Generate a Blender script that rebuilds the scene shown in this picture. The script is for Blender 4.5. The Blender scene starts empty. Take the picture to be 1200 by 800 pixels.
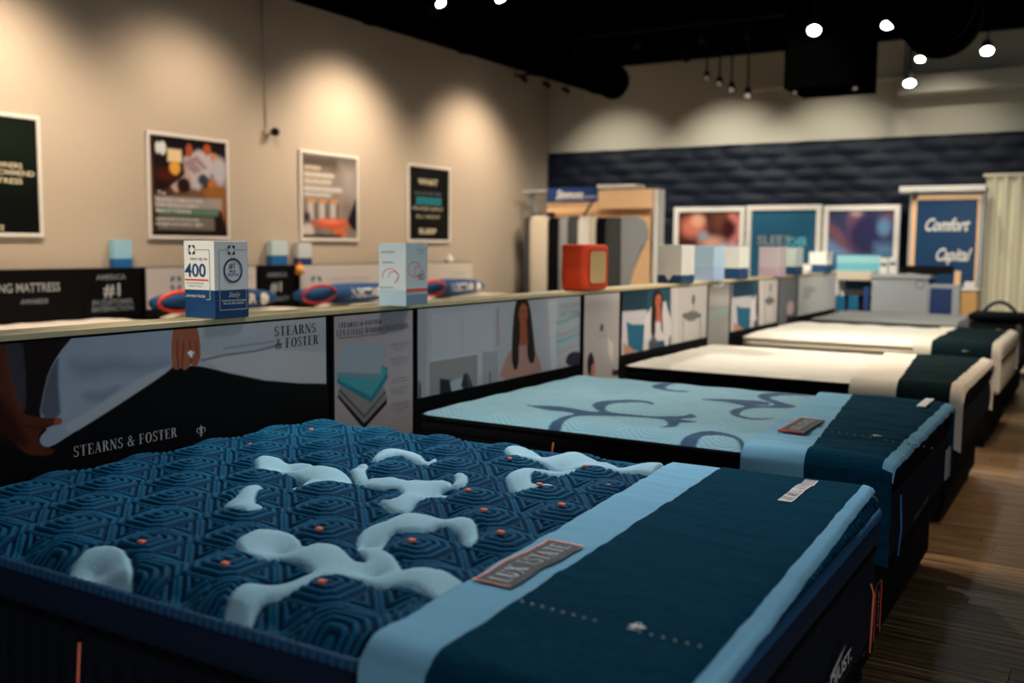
import bpy, bmesh, math, random
import numpy as np
from mathutils import Vector, Matrix, Euler
random.seed(4); np.random.seed(4)
C = bpy.context.scene.collection
EYE = 1.5
# ---------------------------------------------------------------- camera
FOC = 1147.36
def _n(a): return a/np.linalg.norm(a)
YC = _n(np.array([700.0, 106.0, FOC])); XC = -_n(np.array([-1900.0, 128.0, FOC])); ZC = _n(np.cross(YC, XC))
cam_d = bpy.data.cameras.new('camera'); cam = bpy.data.objects.new('camera', cam_d); C.objects.link(cam)
Rm = Matrix(((XC[0], XC[1], -XC[2]), (YC[0], YC[1], -YC[2]), (ZC[0], ZC[1], -ZC[2])))
cam.matrix_world = Matrix.Translation((0, 0, EYE)) @ Rm.to_4x4()
cam_d.sensor_width = 36; cam_d.lens = FOC*36/1200; cam_d.clip_start = .05
cam_d.dof.use_dof = True; cam_d.dof.focus_distance = 2.95; cam_d.dof.aperture_fstop = 1.9
bpy.context.scene.camera = cam
# ---------------------------------------------------------------- world, view
sc = bpy.context.scene
sc.view_settings.view_transform = 'Standard'; sc.view_settings.look = 'None'
sc.view_settings.exposure = 1.6; sc.view_settings.gamma = 1; sc.view_settings.use_curve_mapping = False
w = bpy.data.worlds.new('world'); sc.world = w; w.use_nodes = True
w.node_tree.nodes['Background'].inputs[0].default_value = (.6, .52, .52, 1)
w.node_tree.nodes['Background'].inputs[1].default_value = .02
def lamp(name, kind, loc, target, power, color, size=.06, angle=60, blend=.8, parent=None, sy=None):
    d = bpy.data.lights.new(name, kind); d.energy = power; d.color = color
    o = bpy.data.objects.new(name, d); C.objects.link(o)
    v = Vector(target)-Vector(loc); q = v.to_track_quat('-Z', 'Y')
    o.location = loc; o.rotation_euler = q.to_euler()
    if kind == 'SPOT': d.spot_size = math.radians(angle); d.spot_blend = blend; d.shadow_soft_size = size
    if kind == 'AREA':
        d.size = size
        if sy: d.shape = 'RECTANGLE'; d.size_y = sy
    if parent: o.parent = parent; o.matrix_parent_inverse = parent.matrix_world.inverted()
    return o
WARM = (1, .81, .63); NEUT = (1, .93, .80); COOL = (.88, .95, 1)
# added soft cool fill light, no real source, behind and to the right of the camera
lamp('cool_fill', 'AREA', (3.2, -2.2, 2.1), (-2.5, 4.0, .6), 34, (.78, .89, 1), 3.0, sy=2.2)

# ---------------------------------------------------------------- materials
def lin(c):
    c = np.asarray(c, float)/255
    return np.where(c <= .04045, c/12.92, ((c+.055)/1.055)**2.4)
MATS = {}
def mat(name, rgb, rough=.7, bump=0, scale=60, var=0, metal=0, sheen=0, spec=.5, stretch=None, vc=False, emit=0, alpha=1, trans=0):
    if name in MATS: return MATS[name]
    m = bpy.data.materials.new(name); m.use_nodes = True; nt = m.node_tree; b = nt.nodes['Principled BSDF']
    c = (*lin(rgb), 1)
    b.inputs['Base Color'].default_value = c; b.inputs['Roughness'].default_value = rough
    b.inputs['Metallic'].default_value = metal; b.inputs['Specular IOR Level'].default_value = spec
    if sheen: b.inputs['Sheen Weight'].default_value = sheen
    if trans: b.inputs['Transmission Weight'].default_value = trans
    src = None
    if vc:
        a = nt.nodes.new('ShaderNodeAttribute'); a.attribute_name = 'Col'; src = a.outputs['Color']
        nt.links.new(src, b.inputs['Base Color'])
    if bump or var:
        tc = nt.nodes.new('ShaderNodeTexCoord'); mp = nt.nodes.new('ShaderNodeMapping')
        nt.links.new(tc.outputs['Object'], mp.inputs[0])
        if stretch: mp.inputs['Scale'].default_value = stretch
        n = nt.nodes.new('ShaderNodeTexNoise'); n.inputs['Scale'].default_value = scale; n.inputs['Detail'].default_value = 5
        nt.links.new(mp.outputs[0], n.inputs['Vector'])
        if var:
            hsv = nt.nodes.new('ShaderNodeMix'); hsv.data_type = 'RGBA'; hsv.blend_type = 'MULTIPLY'
            rp = nt.nodes.new('ShaderNodeMapRange'); rp.inputs[1].default_value = .3; rp.inputs[2].default_value = .7
            rp.inputs[3].default_value = 1-var; rp.inputs[4].default_value = 1+var*.6
            nt.links.new(n.outputs[0], rp.inputs[0]); hsv.inputs[0].default_value = 1
            if src: nt.links.new(src, hsv.inputs[6])
            else: hsv.inputs[6].default_value = c
            nt.links.new(rp.outputs[0], hsv.inputs[7]); nt.links.new(hsv.outputs[2], b.inputs['Base Color'])
        if bump:
            bp = nt.nodes.new('ShaderNodeBump'); bp.inputs['Strength'].default_value = bump; bp.inputs['Distance'].default_value = .004
            nt.links.new(n.outputs[0], bp.inputs['Height']); nt.links.new(bp.outputs[0], b.inputs['Normal'])
    if emit:
        b.inputs['Emission Color'].default_value = c; b.inputs['Emission Strength'].default_value = emit
    MATS[name] = m; return m
M_WALL = mat('wall_paint', (190, 174, 153), .85, .15, 40, .03)
M_WALLB = mat('wall_paint_back', (176, 172, 156), .85, .15, 40, .03)
M_CEIL = mat('ceiling_black', (3, 3, 3), .95, .2, 8, .2, spec=0)
M_DUCT = mat('duct_black', (2, 2, 2), .95, spec=0)
M_NAVYW = mat('navy_wall_tile', (4, 16, 33), .6, .1, 30, .1, spec=.25)
M_BLACK = mat('black_laminate', (8, 7, 8), .6, spec=.15)
M_BLACKF = mat('black_fabric', (9, 9, 13), .9, .3, 300, .15, spec=.1)
M_TAN = mat('tan_laminate', (196, 178, 136), .5, .1, 20, .05)
M_WHITE = mat('white_plastic', (225, 220, 212), .5)
M_WFRAME = mat('white_frame', (222, 216, 206), .5)
M_GREY = mat('grey_laminate', (160, 164, 166), .5, .05, 20, .03)
M_DGREY = mat('dark_grey_cloth', (66, 66, 66), .9, .3, 120, .15)
M_LGREY = mat('light_grey_cloth', (150, 150, 150), .9, .3, 120, .1)
M_CREAM = mat('cream_knit', (232, 222, 205), .9, .3, 90, .04, sheen=.1)
M_CREAMC = mat('cream_cloth', (214, 200, 176), .9, .3, 60, .06)
M_PEACH = mat('birch_panel', (244, 196, 146), .5, .1, 12, .08, stretch=(1, 1, 6))
M_PRINT = mat('printed_art', (128, 128, 128), .5, vc=True, spec=.12)
M_PRINTM = mat('printed_matte', (128, 128, 128), .7, vc=True, spec=.3)
M_QUILT = mat('quilted_fabric', (128, 128, 128), .75, .35, 260, .10, vc=True, spec=.10)
M_KNIT = mat('knit_fabric', (128, 128, 128), .85, .25, 200, .06, vc=True, sheen=.1, spec=.25)
M_NAVYF = mat('navy_fabric', (14, 30, 54), .85, .4, 220, .2, spec=.3)
M_NAVYS = mat('navy_side_fabric', (9, 14, 28), .85, .4, 220, .2, spec=.25)
M_VELVET = mat('navy_velvet', (7, 56, 76), .9, .5, 34, .32, sheen=0, spec=.03, stretch=(1, 5, 1))
M_GREENV = mat('dark_green_velvet', (17, 34, 36), .9, .4, 40, .25, spec=.03)
M_PALE = mat('pale_blue_fabric', (128, 180, 206), .9, .3, 200, .05, spec=.1)
M_PIPE = mat('piping_blue', (22, 74, 112), .7, vc=False)
M_ORANGE = mat('orange_fabric', (255, 76, 28), .7, .2, 60, .05)
M_OTAG = mat('orange_thread', (246, 122, 84), .6)
M_WTXT = mat('white_ink', (226, 222, 212), .6)
M_SILVER = mat('silver_ink', (172, 170, 168), .5)
M_CTXT = mat('cream_ink', (214, 204, 172), .6)
M_DTXT = mat('dark_ink', (24, 32, 44), .6)
M_GTXT = mat('grey_ink', (110, 118, 126), .6)
M_TTXT = mat('teal_ink', (30, 150, 165), .6)
M_RTXT = mat('red_ink', (214, 60, 52), .6)
M_PTXT = mat('pink_ink', (226, 150, 150), .6)
M_BTXT = mat('blue_ink', (22, 64, 110), .6)
M_BLUE = mat('royal_blue', (10, 54, 112), .6, .1, 40, .05)
M_BLUEF = mat('blue_fabric', (4, 66, 114), .8, .3, 100, .1)
M_TEAL = mat('teal_plastic', (18, 92, 124), .35)
M_CYAN = mat('cyan_plastic', (110, 196, 212), .5)
M_CURT = mat('cream_curtain', (226, 218, 190), .85, .2, 60, .05)
M_METAL = mat('brushed_metal', (150, 148, 144), .35, metal=.8)
M_LAMPB = mat('lamp_black', (9, 8, 8), .7, spec=.1)
M_LENS = mat('lamp_lens_lit', (235, 250, 255), .4, emit=24)
M_LENSD = mat('lamp_lens_side', (170, 165, 155), .4, emit=.02)
M_DKWOOD = mat('dark_under', (30, 24, 20), .8)

# ---------------------------------------------------------------- helpers
def tag(o, label=None, cat=None, group=None, kind=None):
    if label: o['label'] = label
    if cat: o['category'] = cat
    if group: o['group'] = group
    if kind: o['kind'] = kind
    return o
def thing(name, label, cat, loc=(0, 0, 0), rz=0, group=None):
    o = bpy.data.objects.new(name, None); C.objects.link(o); o.empty_display_size = .05
    o.location = loc; o.rotation_euler = (0, 0, rz)
    return tag(o, label, cat, group)
def link(name, me, m, parent=None, smooth=False):
    if m is not None and len(me.materials) == 0: me.materials.append(m)
    if smooth: me.polygons.foreach_set('use_smooth', [True]*len(me.polygons))
    o = bpy.data.objects.new(name, me); C.objects.link(o)
    if parent: o.parent = parent
    return o
def rel(parent, p):  # world point to parent's space (no rotated ancestors used here)
    q = Vector(p)
    while parent is not None: q = q-parent.location; parent = parent.parent
    return q
def raw(name, V, Fc, m, parent=None, smooth=False, col=None):
    """V in world coordinates"""
    V = np.asarray(V, float).reshape(-1, 3)
    if parent is not None:
        off = np.zeros(3); p = parent
        while p is not None: off += np.array(p.location); p = p.parent
        V = V-off
    me = bpy.data.meshes.new(name)
    Fc = np.asarray(Fc) if not isinstance(Fc, list) else Fc
    if isinstance(Fc, np.ndarray):
        k = Fc.shape[1]; me.vertices.add(len(V)); me.vertices.foreach_set('co', V.ravel())
        me.loops.add(Fc.size); me.loops.foreach_set('vertex_index', Fc.ravel().astype(np.int32))
        me.polygons.add(len(Fc)); me.polygons.foreach_set('loop_start', np.arange(0, Fc.size, k, dtype=np.int32))
        me.update(calc_edges=True)
    else:
        me.from_pydata(V.tolist(), [], Fc); me.update()
    if col is not None:
        a = me.color_attributes.new('Col', 'FLOAT_COLOR', 'POINT')
        cc = np.ones((len(V), 4)); cc[:, :3] = col; a.data.foreach_set('color', cc.ravel())
    return link(name, me, m, parent, smooth)
def gridfaces(nu, nv, flip=False):
    i = np.arange(nu-1)[:, None]*nv+np.arange(nv-1)[None, :]
    f = np.stack([i, i+nv, i+nv+1, i+1], -1).reshape(-1, 4)
    return f[:, ::-1] if flip else f
def bmo(name, bm, m, parent=None, smooth=False):
    if parent is not None: bmesh.ops.translate(bm, verts=bm.verts, vec=rel(parent, (0, 0, 0)))
    me = bpy.data.meshes.new(name); bm.to_mesh(me); bm.free(); return link(name, me, m, parent, smooth)
def addbox(bm, x0, x1, y0, y1, z0, z1, bev=0, seg=1):
    r = bmesh.ops.create_cube(bm, size=1)
    vs = r['verts']
    for v in vs:
        v.co = Vector(((x0+x1)/2+v.co.x*(x1-x0), (y0+y1)/2+v.co.y*(y1-y0), (z0+z1)/2+v.co.z*(z1-z0)))
    if bev:
        es = list({e for v in vs for e in v.link_edges})
        bmesh.ops.bevel(bm, geom=es, offset=bev, segments=seg, affect='EDGES', profile=.5)
def box(name, x0, x1, y0, y1, z0, z1, m, parent=None, bev=0, seg=1):
    bm = bmesh.new(); addbox(bm, x0, x1, y0, y1, z0, z1, bev, seg)
    return bmo(name, bm, m, parent, smooth=False)
def tube_verts(path, r, n=10):
    P = np.asarray(path, float); V = []; Fs = []
    for i, p in enumerate(P):
        t = P[min(i+1, len(P)-1)]-P[max(i-1, 0)]; t = t/(np.linalg.norm(t)+1e-9)
        a = np.array([0, 0, 1.]) if abs(t[2]) < .9 else np.array([1., 0, 0])
        u = np.cross(t, a); u /= np.linalg.norm(u); v = np.cross(t, u)
        rr = r[i] if hasattr(r, '__len__') else r
        for k in range(n):
            an = 2*math.pi*k/n; V.append(p+rr*(math.cos(an)*u+math.sin(an)*v))
    for i in range(len(P)-1):
        for k in range(n):
            a = i*n+k; b = i*n+(k+1) % n; Fs.append([a, b, b+n, a+n])
    Fs.append(list(range(n))[::-1]); Fs.append([len(V)-n+k for k in range(n)])
    return V, Fs
def tube(name, path, r, m, parent=None, n=10):
    V, Fs = tube_verts(path, r, n); return raw(name, V, Fs, m, parent, True)
# a point of the photograph carried out to a real plane (camera at 0,0,EYE)
def ray(u, v):
    c = np.array([u-600., -(v-400.), FOC]); return np.array([c@XC, c@YC, c@ZC])
def onX(u, v, x): r = ray(u, v); r = r*(x/r[0]); return r+np.array([0, 0, EYE])
def onY(u, v, y): r = ray(u, v); r = r*(y/r[1]); return r+np.array([0, 0, EYE])
def onZ(u, v, z): r = ray(u, v); r = r*((z-EYE)/r[2]); return r+np.array([0, 0, EYE])

# polygon signed distance, for colour prints and quilt shapes
def sdf(S, T, poly):
    poly = np.asarray(poly, float); n = len(poly); d = np.full(S.shape, 1e9); ins = np.zeros(S.shape, bool)
    for i in range(n):
        a = poly[i]; b = poly[(i+1) % n]; ex, ey = b-a; wx = S-a[0]; wy = T-a[1]
        t = np.clip((wx*ex+wy*ey)/(ex*ex+ey*ey+1e-12), 0, 1)
        d = np.minimum(d, (wx-ex*t)**2+(wy-ey*t)**2)
        c1 = (a[1] <= T) != (b[1] <= T)
        with np.errstate(all='ignore'): xi = a[0]+(T-a[1])*ex/(ey if abs(ey) > 1e-12 else 1e-12)
        ins ^= c1 & (S < xi)
    d = np.sqrt(d); return np.where(ins, -d, d)
def chaikin(p, k=2):
    p = np.asarray(p, float)
    for _ in range(k):
        q = np.roll(p, -1, 0); p = np.stack([.75*p+.25*q, .25*p+.75*q], 1).reshape(-1, 2)
    return p
class Art:
    """flat print: colours painted on a fine grid, in plane coordinates (s,t)"""
    def __init__(s, s0, s1, t0, t1, step, bg, conv=None):
        s.nu = max(2, int(abs(s1-s0)/step)+1); s.nv = max(2, int(abs(t1-t0)/step)+1)
        a = np.linspace(s0, s1, s.nu); b = np.linspace(t0, t1, s.nv)
        s.S, s.T = np.meshgrid(a, b, indexing='ij'); s.step = step
        s.c = np.ones(s.S.shape+(3,))*lin(bg); s.conv = conv or (lambda u, v: (u, v))
    def mix(s, k, col): k = k[..., None]; s.c = s.c*(1-k)+lin(col)*k
    def poly(s, pts, col, soft=None, op=1, sm=0):
        p = np.array([s.conv(*q) for q in pts]);
        if sm: p = chaikin(p, sm)
        f = soft or s.step*1.2; s.mix(op*np.clip(.5-sdf(s.S, s.T, p)/f, 0, 1), col)
    def ell(s, u, v, ru, rv, col, soft=None, op=1, rot=0):
        c = s.conv(u, v); e1 = s.conv(u+ru, v); e2 = s.conv(u, v+rv)
        a = math.hypot(e1[0]-c[0], e1[1]-c[1])+1e-9; b = math.hypot(e2[0]-c[0], e2[1]-c[1])+1e-9
        x = s.S-c[0]; y = s.T-c[1]; ca, sa = math.cos(rot), math.sin(rot); x, y = x*ca+y*sa, -x*sa+y*ca
        d = (np.sqrt((x/a)**2+(y/b)**2)-1)*min(a, b); f = soft or s.step*1.2
        s.mix(op*np.clip(.5-d/f, 0, 1), col)
    def rect(s, u0, v0, u1, v1, col, soft=None, op=1): s.poly([(u0, v0), (u1, v0), (u1, v1), (u0, v1)], col, soft, op)
    def line(s, pts, wd, col, soft=None, op=1):
        P = [np.array(s.conv(*q)) for q in pts]; d = np.full(s.S.shape, 1e9)
        for a, b in zip(P[:-1], P[1:]):
            e = b-a; wx = s.S-a[0]; wy = s.T-a[1]; t = np.clip((wx*e[0]+wy*e[1])/(e@e+1e-12), 0, 1)
            d = np.minimum(d, np.hypot(wx-e[0]*t, wy-e[1]*t))
        f = soft or s.step*1.2; s.mix(op*np.clip(.5-(d-wd/2)/f, 0, 1), col)
    def mottle(s, amp, scale, seed=0):
        rs = np.random.RandomState(seed); n = np.zeros(s.S.shape)
        for k in range(6):
            a = rs.rand()*6.28; f = scale*(1+rs.rand()*2); n += np.sin((s.S*math.cos(a)+s.T*math.sin(a))*f+rs.rand()*6)
        s.c *= np.clip(1+amp*n/3, .2, 2)[..., None]
    def out(s, name, place, parent, m=None):
        """place(S,T) -> world xyz arrays"""
        X, Y, Z = place(s.S, s.T); V = np.stack([X+0*s.S, Y+0*s.S, Z+0*s.S], -1).reshape(-1, 3)
        f = gridfaces(s.nu, s.nv)
        return raw(name, V, f, m or M_PRINT, parent, False, s.c.reshape(-1, 3))

# ---------------------------------------------------------------- lettering
def sans(name, txt, place, size, m, parent, shear=0, width=None, bold=0, align='CENTER', ext=0):
    """place(a,b)->world ; a,b in metres on the surface, from the centre of the line"""
    cu = bpy.data.curves.new(name, 'FONT'); cu.body = txt; cu.size = size; cu.align_x = align; cu.align_y = 'CENTER'
    cu.shear = shear; cu.offset = bold; cu.resolution_u = 3; cu.space_line = .95; cu.fill_mode = 'FRONT'
    o = bpy.data.objects.new(name, cu); C.objects.link(o)
    dg = bpy.context.evaluated_depsgraph_get(); me = bpy.data.meshes.new_from_object(o.evaluated_get(dg))
    bpy.data.objects.remove(o); V = np.array([v.co[:] for v in me.vertices]).reshape(-1, 3)
    Fs = [list(p.vertices) for p in me.polygons]; bpy.data.meshes.remove(me)
    if len(V) == 0: return None
    if width: V[:, 0] *= width/(V[:, 0].max()-V[:, 0].min())
    W = [place(a, b) for a, b in V[:, :2]]
    return raw(name, W, Fs, m, parent)
def ring(cx, cy, rx, ry, T, t, a0, a1, n=18):
    out = []
    for i in range(n):
        p = []
        for a, inner in ((a0+(a1-a0)*i/n, 0), (a0+(a1-a0)*(i+1)/n, 0), (a0+(a1-a0)*(i+1)/n, 1), (a0+(a1-a0)*i/n, 1)):
            a = math.radians(a); p.append((cx+(rx-T*inner)*math.cos(a), cy+(ry-t*inner)*math.sin(a)))
        out.append(p)
    return out
def R4(x0, y0, x1, y1): return [(x0, y0), (x1, y0), (x1, y1), (x0, y1)]
def glyph(ch):
    T, t = .175, .05; P = []; w = .7
    def stem(x, y0=0, y1=1, th=T): P.append(R4(x, y0, x+th, y1))
    def ser(x, y, l=.3): P.append(R4(x-l/2, y, x+l/2, y+t))
    def H(x0, x1, y): P.append(R4(x0, y, x1, y+t))
    def diag(x0, y0, x1, y1, th): P.append([(x0-th/2, y0), (x0+th/2, y0), (x1+th/2, y1), (x1-th/2, y1)])
    if ch in 'EFL':
        stem(.12); ser(.2, 0); ser(.2, 1-t); w = .7
        if ch != 'L': H(.2, .62, 1-t); P.append(R4(.59, .74, .62, 1)); H(.2, .48, .49); P.append(R4(.46, .4, .485, .62))
        if ch != 'F': H(.2, .66, 0); P.append(R4(.63, 0, .66, .28))
    elif ch == 'T':
        stem(.29); ser(.37, 0); H(.05, .69, 1-t); P.append(R4(.05, .74, .08, 1)); P.append(R4(.66, .74, .69, 1)); w = .74
    elif ch == 'I': stem(.12); ser(.2, 0); ser(.2, 1-t); w = .4
    elif ch == 'H':
        for x in (.12, .56): stem(x); ser(x+.08, 0); ser(x+.08, 1-t)
        H(.2, .6, .48); w = .86
    elif ch == 'N':
        stem(.14, th=t); stem(.68, th=t); diag(.18, 1, .68, 0, .17); ser(.16, 0, .24); ser(.7, 1-t, .24); ser(.16, 1-t, .2); w = .86
    elif ch in 'AV':
        if ch == 'A': diag(.12, 0, .38, 1, t); diag(.62, 0, .38, 1, T); H(.2, .55, .3); ser(.12, 0, .22); ser(.62, 0, .3)
        w = .76
    elif ch == 'X': diag(.62, 0, .16, 1, T); diag(.12, 0, .6, 1, t); [ser(x, y, .24) for x in (.14, .62) for y in (0, 1-t)]; w = .76
    elif ch == 'Y': stem(.31, 0, .5); diag(.4, .46, .16, 1, T); diag(.38, .48, .64, 1, t); ser(.38, 0); ser(.16, 1-t, .26); ser(.64, 1-t, .22); w = .76
    elif ch == 'U':
        stem(.12, .3, 1); stem(.62, .3, 1, t); P.extend(ring(.39, .3, .27, .3, T, t, 180, 360)); ser(.2, 1-t); ser(.64, 1-t, .22); w = .8
    elif ch in 'OCDQ':
        if ch == 'O': P.extend(ring(.42, .5, .38, .51, T, t, 0, 360, 30)); w = .84
        if ch == 'C': P.extend(ring(.42, .5, .38, .51, T, t, 45, 315, 24)); P.append(R4(.66, .66, .69, 1)); w = .76
        if ch == 'D': stem(.12); P.extend(ring(.3, .5, .48, .5, T, t, -90, 90)); H(.04, .3, 0); H(.04, .3, 1-t); w = .84
    elif ch in 'RBP':
        stem(.12); H(.04, .4, 1-t); H(.2, .4, .48); P.extend(ring(.38, .75, .26, .25, T, t, -90, 90)); ser(.2, 0)
        if ch == 'R': diag(.66, 0, .44, .5, T); ser(.7, 0, .18)
        if ch == 'B': P.extend(ring(.38, .26, .3, .265, T, t, -90, 90)); H(.04, .4, 0)
        w = .76
    elif ch == 'S':
        P.extend(ring(.3, .745, .24, .265, .12, t, 30, 270, 16)); P.extend(ring(.3, .265, .26, .275, .13, t, -150, 90, 16))
        P.append([(.22, .56), (.30, .44), (.44, .44), (.36, .56)]); P.append(R4(.5, .72, .53, 1)); P.append(R4(.04, 0, .07, .28)); w = .62
    elif ch == '&':
        P.extend(ring(.36, .78, .2, .23, .1, t, -60, 240, 18)); P.extend(ring(.34, .27, .3, .28, T, t, 90, 330, 20))
        diag(.74, 0, .26, .72, .14); diag(.52, .1, .74, .48, t); ser(.74, .46, .2); w = .88
    elif ch == '*': P.extend(ring(.1, .9, .08, .08, .03, .03, 0, 360, 8)); w = .2
    else: w = .34
    return P, w
def serif(name, txt, place, h, m, parent, width=None, wf=1.0, track=.06):
    V = []; Fs = []; x = 0
    for ch in txt:
        P, wd = glyph(ch)
        for p in P: Fs.append(list(range(len(V), len(V)+len(p)))); V.extend([(x+a, b) for a, b in p])
        x += wd+track
    V = np.array(V); k = (width/(x-track)) if width else h*wf
    V[:, 0] = (V[:, 0]-(x-track)/2)*k; V[:, 1] = (V[:, 1]-.5)*h
    return raw(name, [place(a, b) for a, b in V], Fs, m, parent)
def onplaneX(x, y, z): return lambda a, b: (x, y+a, z+b)      # faces +X, text runs towards +Y
def onplaneYn(y, x, z): return lambda a, b: (x+a, y, z+b)     # faces -Y, text runs towards +X
def fleur(name, place, s, m, parent):
    V = []; Fs = []
    def add(p): Fs.append(list(range(len(V), len(V)+len(p)))); V.extend(p)
    add([(0, .5), (.1, .22), (.05, -.1), (-.05, -.1), (-.1, .22)])
    for sg in (1, -1):
        for q in ring(.22, .08, .18, .2, .07, .06, -60, 200, 10): add([(sg*a, b) for a, b in q][::sg])
        add([(sg*a, b) for a, b in [(.03, -.1), (.12, -.32), (.05, -.34), (0, -.1)]][::sg])
    add([(-.2, -.13), (.2, -.13), (.2, -.07), (-.2, -.07)]); add([(-.04, -.1), (.04, -.1), (0, -.5)])
    return raw(name, [place(a*s, b*s) for a, b in V], Fs, m, parent)

# ---------------------------------------------------------------- room shell
XW, YB, ZC_, XR, YF = -7.5, 13.4, 4.15, 4.0, -4.0
def struct(o): o['kind'] = 'structure'; return o
floor = struct(box('floor', XW-.1, XR+.1, YF-.1, YB+.1, -.12, -.012, M_DKWOOD))
PLK = []
for i in range(4):
    m = bpy.data.materials.new('wood_plank_%d' % i); m.use_nodes = True; nt = m.node_tree; b = nt.nodes['Principled BSDF']
    b.inputs['Roughness'].default_value = .42
    tc = nt.nodes.new('ShaderNodeTexCoord'); mp = nt.nodes.new('ShaderNodeMapping'); mp.inputs['Scale'].default_value = (1.2, 26, 1)
    mp.inputs['Location'].default_value = (i*3.1, i*7.7, 0)
    n = nt.nodes.new('ShaderNodeTexNoise'); n.inputs['Scale'].default_value = 1.6; n.inputs['Detail'].default_value = 6
    r = nt.nodes.new('ShaderNodeValToRGB'); k = (1, .82, 1.15, .94)[i]
    r.color_ramp.elements[0].position = .35; r.color_ramp.elements[0].color = (*(lin((66, 46, 29))*k), 1)
    r.color_ramp.elements[1].position = .66; r.color_ramp.elements[1].color = (*(lin((186, 144, 94))*k), 1)
    e = r.color_ramp.elements.new(.52); e.color = (*(lin((128, 98, 66))*k), 1)
    for a, bb in ((tc.outputs['Object'], mp.inputs[0]), (mp.outputs[0], n.inputs[0]), (n.outputs[0], r.inputs[0]), (r.outputs[0], b.inputs['Base Color'])): nt.links.new(a, bb)
    PLK.append(m)
pw, pl = .18, 1.2
pms = []
for m in PLK:
    bm = bmesh.new(); addbox(bm, -pl/2+.001, pl/2-.001, -pw/2+.001, pw/2-.001, -.012, 0, .0012)
    me = bpy.data.meshes.new('plank'); bm.to_mesh(me); bm.free(); me.materials.append(m); pms.append(me)
for j in range(62):
    y = 1.6+j*pw; off = random.random()*pl
    for i in range(3):
        x = -1.6+off+i*pl-pl/2
        o = bpy.data.objects.new('plank', random.choice(pms)); C.objects.link(o); o.parent = floor
        o.location = (x, y, random.uniform(-.0004, .0004))
# floor beyond the single planks: one laid surface
V = []; Fs = []
def patch(x0, x1, y0, y1):
    ny = int((y1-y0)/pw)
    for j in range(ny):
        k = len(V); V.extend([(x0, y0+j*pw+.001, -.001), (x1, y0+j*pw+.001, -.001), (x1, y0+(j+1)*pw-.001, -.001), (x0, y0+(j+1)*pw-.001, -.001)]); Fs.append([k, k+1, k+2, k+3])
patch(XW, -1.62, YF, YB); patch(2.6, XR, YF, YB); patch(-1.62, 2.6, YF, 1.5)
tag(raw('plank_field', V, Fs, PLK[1], floor), kind='stuff')
struct(box('wall_left', XW-.15, XW, YF, YB, 0, ZC_, M_WALL))
struct(box('wall_back', XW-.15, XR, YB, YB+.15, 0, ZC_, M_WALLB))
struct(box('wall_right', XR, XR+.15, YF, YB, 0, ZC_, M_WALLB))
struct(box('wall_front', XW-.15, XR, YF-.15, YF, 0, ZC_, M_WALLB))
struct(box('ceiling', XW-.15, XR+.15, YF-.15, YB+.15, ZC_, ZC_+.1, M_CEIL))
# navy relief wall tiles (wavy 3D panels), joined field on the back wall
nx, nz = 560, 190
a = np.linspace(XW+.01, 1.6, nx); b = np.linspace(0, 2.925, nz); A, B = np.meshgrid(a, b, indexing='ij')
row = .16; ri = np.floor(B/row); fr = B/row-ri; ph = np.sin(ri*12.9898)*43758.5; ph = ph-np.floor(ph)
xx = A/.5+ph+.12*np.sin(A*2.3+ri); lens = np.abs(np.sin(np.pi*xx)); D = .024*np.sin(np.pi*fr)**1.0*lens**1.2+.006*np.sin(A*5+B*17)+.014
V = np.stack([A, YB-D, B], -1).reshape(-1, 3)
struct(raw('trim_1', V, gridfaces(nx, nz, True), M_NAVYW, None, True))
struct(box('trim_2', -2.35, 1.6, YB-.42, YB-.002, 3.4, 3.62, M_WALLB, None, .004))       # soffit box
for i, (x, s_) in enumerate(((-2.4, .07),)): struct(box('trim_3', x, x+s_, YB-.12, YB-.002, 3.42, ZC_, M_WALLB))
struct(tube('trim_4', [(-4.3, YB-.2, 3.62), (-1.2, YB-.2, 3.66)], .03, M_WALLB))
struct(box('baseboard_left', XW, XW+.015, YF, YB, 0, .1, M_BLACK)); 
# curtain opening at the right of the back wall
nx, nz = 200, 8
s_ = np.linspace(0, 1, nx); zz = np.linspace(.02, 2.39, nz); S, Z = np.meshgrid(s_, zz, indexing='ij')
X = -1.33+S*2.0; Y = YB-.10+.035*np.sin(S*2*np.pi*15+.6*np.sin(S*19))
cu = thing('curtain', 'cream floor-length curtain hanging in soft folds at the right of the navy wall', 'curtain', (-.3, YB-.16, 0))
raw('cloth', np.stack([X, Y, Z], -1).reshape(-1, 3), gridfaces(nx, nz, True), M_CURT, cu, True)
box('header', -1.36, .72, YB-.14, YB-.06, 2.385, 2.42, mat('cream_header', (214, 206, 180), .6), cu)

# ---------------------------------------------------------------- ceiling services
def duct(name, label, x, z, r, y0, y1):
    t = thing(name, label, 'duct', (x, y0, z)); n = 32
    V, Fs = tube_verts([(x, y0, z), (x, y1, z)], r, n); raw('pipe', V, Fs, M_DUCT, t, True)
    y = y0+.02
    while y < y1:
        V, Fs = tube_verts([(x, y, z), (x, y+.03, z)], r+.012, n); raw('seam_ring', V, Fs, M_DUCT, t, True); y += 1.5
    V, Fs = tube_verts([(x, y1-.02, z), (x, y1+.01, z)], r+.015, n); raw('end_rim', V, Fs, M_DUCT, t, True)
    for yy in (y0+2, y1-2.5): tube('hanger', [(x, yy, z+r), (x, yy, ZC_)], .008, M_DUCT, t, 6)
duct('ceiling_duct', 'long round black duct under the ceiling along the left wall', -5.74, 3.67, .21, 1.0, 12.0)
duct('ceiling_duct', 'thick round black duct ending above the checkout area on the right', -1.30, 3.40, .30, 2.5, 9.0)
t = thing('ceiling_unit', 'square black box hanging from the ceiling in front of the back wall', 'ventilation unit', (-2.45, 9.4, 3.1))
p0 = onY(918, 104, 9.2); p1 = onY(1008, 100, 9.2)
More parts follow.
